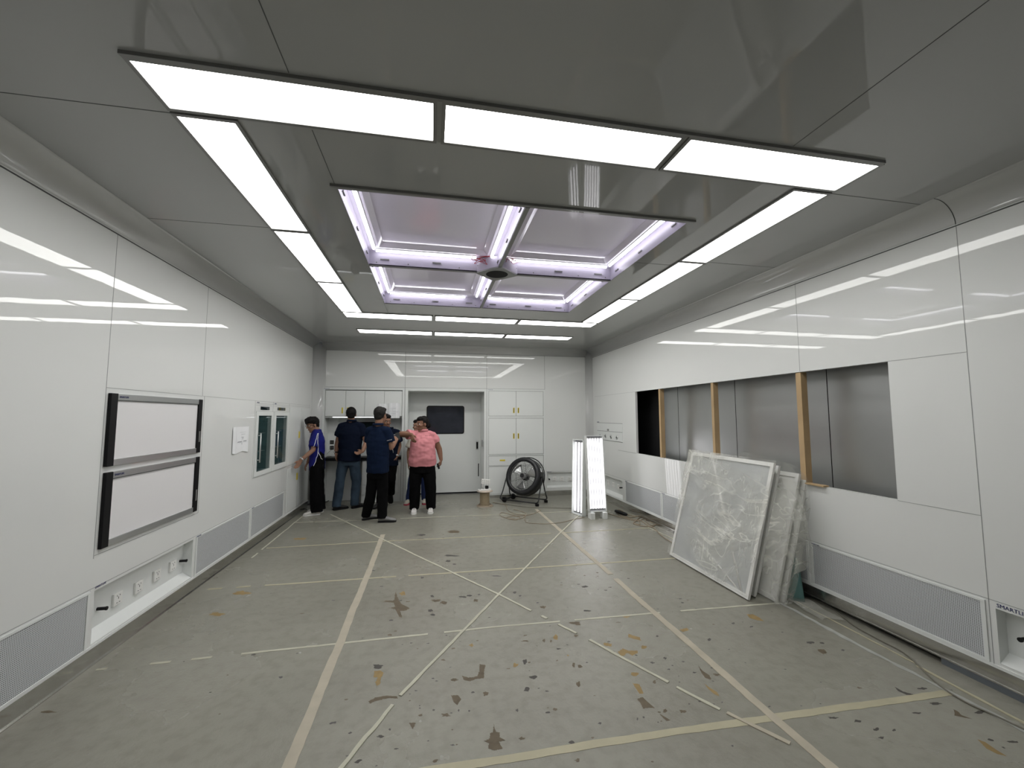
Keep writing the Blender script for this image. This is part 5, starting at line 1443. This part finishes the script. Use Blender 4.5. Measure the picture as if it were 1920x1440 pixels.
        mb.rings([[p for p in top_], [p + up_ * .024 for p in top_]], smooth=False); mb.build('sole', cloth['shoe'][1], sh_, bevel=.003)
        if cloth.get('laces'):
            for k in range(3):
                c = heel + toe * (.135 + k * .025) * s + up_ * (.088 - k * .010); MB().tube([c - lat_ * .026 - up_ * .012, c + up_ * .002, c + lat_ * .026 - up_ * .012], .003, 5).build('lace', cloth['laces'], sh_)
    return root, shirt
def snap_line(target, pts, r, m, name, parent, off=.002, n=8):
    me = target.data; bvh = BVHTree.FromPolygons([v.co.copy() for v in me.vertices], [tuple(p.vertices) for p in me.polygons])
    inv = target.matrix_parent_inverse
    out = []
    P = poly_smooth(pts, n)
    for p in P:
        loc, nor, i, d = bvh.find_nearest(p)
        if loc is not None: out.append(loc + nor * off)
    return MB().tube(out, r, 5).build(name, m, parent)
def watch(w, d, m, parent):
    d = V(d).normalized(); o = MB().lathe(w, d, [(.031, -.010), (.034, -.010), (.034, .010), (.031, .010)], 20, closed=True).build('watch', m, parent)
    MB().cyl(V(w) + d.orthogonal().normalized() * .033, V(w) + d.orthogonal().normalized() * .042, .016, n=16).build('watch_face', 'alu', o)
def bind(u, v, y): return PY(u, v, y)

# 1. boy in the blue jersey, facing the left wall
y = 7.62
J = dict(base=(-1.85, y), head=PY(586, 797, 7.60), nk=.02, face=(-.72, -.66, -.30), front=(-.93, -.30, 0), hair='mop', skin='skinl',
         sh=(PY(592, 815, 7.44), PY(597, 814, 7.76)), el=(PY(587, 844, 7.36), PY(586, 842, 7.74)), wr=(V((-2.035, 7.22, .93)), V((-2.03, 7.60, .86))),
         hand=[((-.35, -.25, -.75), (-.6, .2, .5), .25, (.5, -.8, .1)), ((-.35, -.3, -.8), (-.3, .8, 0), .5)],
         hip=(PY(593, 872, 7.53), PY(596, 872, 7.71)), kn=(PY(591, 914, 7.50), PY(598, 914, 7.72)), an=(PY(594, 954, 7.50), PY(600, 950, 7.70)), toe=((-.95, -.25), (-.97, .1)),
         torso=[(.150, .11), (.145, .10), (.15, .105), (.165, .11), (.155, .09)], hipr=(.150, .115), hem=-.14, sleeve=.80, sleever=(.072, .078))
J['an'] = tuple(V((a.x, a.y, .085)) for a in J['an'])
root, shirt = person('young person in blue jersey with white piping, reaching down to the left wall', J, cloth=dict(shirt='royal', pants='pants', shoe=('shoew', 'whitem'), leg=(.098, .088, .092), collar=False), s=.96)
sh0, el0, P0 = V(J['sh'][0]), V(J['el'][0]), V(J['hip'][0])
cd = V((0.05, -1, 0))
for pts in ([PY(598, 811, 7.36), PY(592, 828, 7.3), PY(587, 842, 7.3)], [PY(602, 810, 7.36), PY(599, 828, 7.34), PY(597, 843, 7.36)], [PY(598, 846, 7.40), PY(592, 862, 7.38), PY(585, 876, 7.38)], [PY(598, 846, 7.40), PY(604, 855, 7.44), PY(609, 862, 7.50)]):
    snap_line(shirt, pts, .0045, 'whitem', 'piping', shirt)
# black side panel of the jersey
me = shirt.data; me.materials.append(MT['pants'])
for p in me.polygons:
    c = p.center
    a, b, d = PY(598, 846, 7.4), PY(585, 876, 7.38), PY(612, 864, 7.5)
    # inside the triangle widening downwards between the piping lines
    t = (a.z - c.z) / (a.z - b.z)
    if 0 < t < 1.4 and c.y < 7.60:
        xl = a.x + (b.x - a.x) * t; xr = a.x + (d.x - a.x) * t * 1.5
        if xl + .004 < c.x < xr: p.material_index = 1
watch(J['wr'][0].lerp(J['el'][0], .08), J['wr'][0] - J['el'][0], 'alu', root)
r, f, u = frame3(J['face']); Mh = Matrix((r, f, u)).transposed(); hm = lambda x, y_, z: V(J['head']) + Mh @ V((x, y_, z)) * .96
gl = MB()
for q in (-1, 1): gl.tube([hm(q * .032 + .022 * math.cos(a * PI / 8), .096, .006 + .017 * math.sin(a * PI / 8)) for a in range(16)], .0028, 5, closed=True)
gl.tube([hm(-.010, .098, .008), hm(.010, .098, .008)], .0025, 5)
for q in (-1, 1): gl.tube([hm(q * .054, .094, .010), hm(q * .078, .05, .010), hm(q * .080, 0, .008)], .0025, 5)
gl.build('glasses', 'black', root)

# 2. man in jeans, back to camera
J = dict(base=(-1.45, 7.9), head=PY(658.5, 778, 7.915), face=(-.12, 1, -.12), front=(-.05, 1, 0), skin='skinl',
         sh=(PY(640.5, 800, 7.9), PY(678, 800, 7.9)), el=(PY(632.5, 830, 7.93), PY(686.5, 830, 7.86)), wr=(PY(630, 850, 7.90), PY(680, 846, 7.74)),
         hand=[((.05, .05, -1), (.1, 1, 0), .35, (1, 0, 0)), ((-.75, .1, -.35), (0, .6, .7), .7, (0, -.7, -.5))],
         hip=(PY(645, 862, 7.9), PY(664, 862, 7.9)), kn=(PY(637.5, 900, 7.86), PY(668, 900, 7.90)), an=(PY(631, 942, 7.82), PY(665, 940, 7.92)), toe=((.75, .55), (.65, .7)),
         torso=[(.185, .13), (.178, .125), (.188, .125), (.205, .125), (.185, .10)], hipr=(.172, .125), hem=-.03, sleeve=.62, sleever=(.082, .088), armr=(.055, .046, .042, .030), legr=(.09, .06, .04))
J['an'] = tuple(V((a.x, a.y, .09)) for a in J['an'])
root, shirt = person('person in dark navy polo and blue jeans with their back turned, by the desk', J, cloth=dict(shirt='navyd', pants='jeans', shoe=('shoeb', 'black'), leg=(.102, .082, .072)), s=1.0)
watch(J['wr'][0].lerp(J['el'][0], .1), J['wr'][0] - J['el'][0], 'black', root)

# 3. man in navy, nearest, seen from behind
J = dict(base=(-.83, 6.86), head=PY(713.5, 779.5, 6.88), face=(.45, .9, -.12), front=(.35, .94, 0), skin='skinl', hairm='hairg',
         sh=(PY(693, 808, 6.92), PY(725.5, 809, 6.80)), el=(PY(694, 838, 7.0), PY(733, 839, 6.84)), wr=(PY(716, 838, 7.12), PY(741, 829, 7.04)),
         hand=[((.8, .3, .2), (0, .2, 1), .5, (0, -.3, -1)), ((.1, .6, .6), (-.7, 0, .6), .5, (-.6, .2, .3))],
         hip=(PY(700, 893, 6.88), PY(717, 893, 6.86)), kn=(PY(695, 930, 6.93), PY(718, 932, 6.86)), an=(PY(686, 966, 7.0), PY(716, 972, 6.80)), toe=((.80, .35), (.97, -.05)),
         torso=[(.158, .13), (.160, .13), (.168, .13), (.178, .12), (.165, .10)], hipr=(.150, .125), hem=-.02, sleeve=.66, sleever=(.082, .088), armr=(.055, .048, .044, .030), legr=(.085, .058, .04))
J['hip'] = (PY(700, 884, 6.88), PY(717, 884, 6.86))
J['an'] = tuple(V((a.x, a.y, .09)) for a in J['an'])
root, shirt = person('person in navy polo seen from behind holding a phone, nearest of the group', J, cloth=dict(shirt='navy', pants='pants', shoe=('shoeg', 'black'), leg=(.094, .080, .072), laces='black'), s=1.02)
p = PY(724, 833, 6.72)
p = PY(731, 826, 6.74)
text_part('sleeve_logo', 'SMARTLIFE', .016, basis(PY(725.5, 827, 6.715), (.95, .2, .22), (-.15, 0, 1)), 'paper', shirt)
ph = MB().box((-.035, -.07, -.004), (.035, .07, .004), basis(J['wr'][1] + V((.03, .09, .09)), (.9, .1, .2), (-.2, .5, .8))).build('mobile_phone', 'black', bevel=.003)
tag(ph, 'dark phone held up by the nearest person in navy', 'phone')

# 4. man behind him, facing the camera
J = dict(nk=.03, base=(-.66, 7.85), head=PY(724, 790, 7.82), face=(.50, -.80, -.22), front=(.15, -1, 0), skin='skin',
         sh=(PY(745, 812, 7.84), PY(713, 812, 7.90)), el=(PY(749, 836, 7.88), PY(707, 836, 7.95)), wr=(PY(744, 856, 7.82), PY(716, 850, 7.80)),
         hand=[((-.25, -.1, -.9), (0, -1, 0), .5, (-1, 0, 0)), ((.5, -.3, -.3), (0, 0, 1), .6)],
         hip=(PY(735, 868, 7.86), PY(718, 868, 7.9)), kn=(PY(733, 900, 7.80), PY(716, 900, 7.88)), an=(PY(733, 921, 8.02), PY(713, 938, 7.92)), toe=((.05, .35), (-.5, -.8)), toez=(-.9, 0), flatfoot=(False, True),
         torso=[(.175, .12), (.17, .115), (.175, .12), (.195, .12), (.175, .10)], hipr=(.16, .115), hem=-.08, sleeve=.66, sleever=(.075, .080))
a1 = J['an'][1]; J['an'] = (J['an'][0], V((a1.x, a1.y, .09)))
root, shirt = person('person in navy polo with a lanyard, half hidden behind the nearest person', J, cloth=dict(shirt='navyd', pants='pants', shoe=('shoeb', 'black'), leg=(.095, .080, .072)), s=.97)
watch(J['wr'][0].lerp(J['el'][0], .1), J['wr'][0] - J['el'][0], 'alu', root)
text_part('shirt_logo', 'SMARTLIFE', .018, basis(PY(732, 816, 7.70), (1, 0, 0), (0, 0, 1)), 'paper', shirt)
pts = [PY(729, 806, 7.72), PY(735, 830, 7.70), PY(739, 850, 7.70)]
snap_line(shirt, pts, .003, 'whitem', 'lanyard', shirt, off=.004)

# 5. woman in the pink polo
J = dict(base=(-.1, 7.36), head=PY(791.5, 795.5, 7.34), face=(-.80, -.60, -.08), front=(-.18, -1, 0), nk=.025, hair='bun', skin='skin', belly=1.2,
         sh=(PY(812, 817, 7.36), PY(774.5, 815, 7.34)), el=(PY(823.5, 842, 7.40), PY(752, 814, 7.20)), wr=(PY(827, 862, 7.36), PY(772, 815, 6.99)),
         hand=[((-.12, -.05, -1), (-.3, -1, 0), .75, (-1, .1, 0)), ((.15, -.25, -.55), (.6, -.5, .2), .6, (0, .5, -.6))],
         hip=(PY(803, 874, 7.36), PY(781, 874, 7.36)), kn=(PY(807, 910, 7.35), PY(778, 910, 7.36)), an=(PY(808, 946, 7.38), PY(777, 948, 7.40)), toe=((-.05, -1), (-.02, -1)),
         torso=[(.222, .165), (.215, .168), (.200, .160), (.198, .145), (.175, .110)], hipr=(.212, .155), hem=.06, sleeve=.50, sleever=(.078, .084), armr=(.060, .054, .046, .030), legr=(.105, .08, .045), wr_amp=.014)
J['an'] = tuple(V((a.x, a.y, .09)) for a in J['an'])
root, shirt = person('person in pink polo and black trousers, pointing down with a raised arm', J, cloth=dict(shirt='pink', pants='pants', shoe=('shoew', 'whitem'), leg=(.122, .098, .082), laces='frame'), s=1.0)
text_part('shirt_logo', 'SMARTLIFE', .018, basis(PY(797, 818, 7.185), (1, 0, 0), (0, 0, 1)), 'navy', shirt)
p = J['wr'][0]
ph = MB().box((-.03, -.05, -.012), (.03, .05, .012), basis(p + V((-.045, -.03, -.105)), (.2, 1, 0), (-.3, 0, 1))).build('camera_case', 'black', bevel=.004)
tag(ph, 'small black and white gadget held low by the person in pink', 'gadget')

# 6. person hidden behind the woman
J = dict(base=(-.2, 8.12), head=PY(783, 799, 8.08), face=(-.55, -.80, -.1), front=(-.1, -1, 0), skin='skinl', hair='long',
         sh=(PY(800, 820, 8.10), PY(773, 820, 8.10)), el=(PY(803, 846, 8.12), PY(766.5, 846, 8.12)), wr=(PY(800, 868, 8.05), PY(766, 868, 8.10)),
         hand=[((0, -.2, -1), (-.2, -1, 0), .4, (-1, 0, 0)), ((.02, -.1, -1), (.1, -1, 0), .4, (1, 0, 0))],
         hip=(PY(795, 872, 8.12), PY(779, 872, 8.12)), kn=(PY(797, 905, 8.1), PY(772, 905, 8.12)), an=(PY(797, 934, 8.15), PY(767.5, 936, 8.15)), toe=((-.05, -1), (-.3, -1)),
         torso=[(.15, .11), (.15, .105), (.155, .11), (.165, .11), (.15, .095)], hipr=(.15, .11), hem=-.03, sleeve=.72, sleever=(.068, .078))
J['an'] = tuple(V((a.x, a.y, .09)) for a in J['an'])
root, shirt = person('person in cream shirt and dark blue trousers, hidden behind the person in pink', J, cloth=dict(shirt='cream', pants='bluep', shoe=('cream', 'redsock'), leg=(.09, .078, .070)), s=.95)
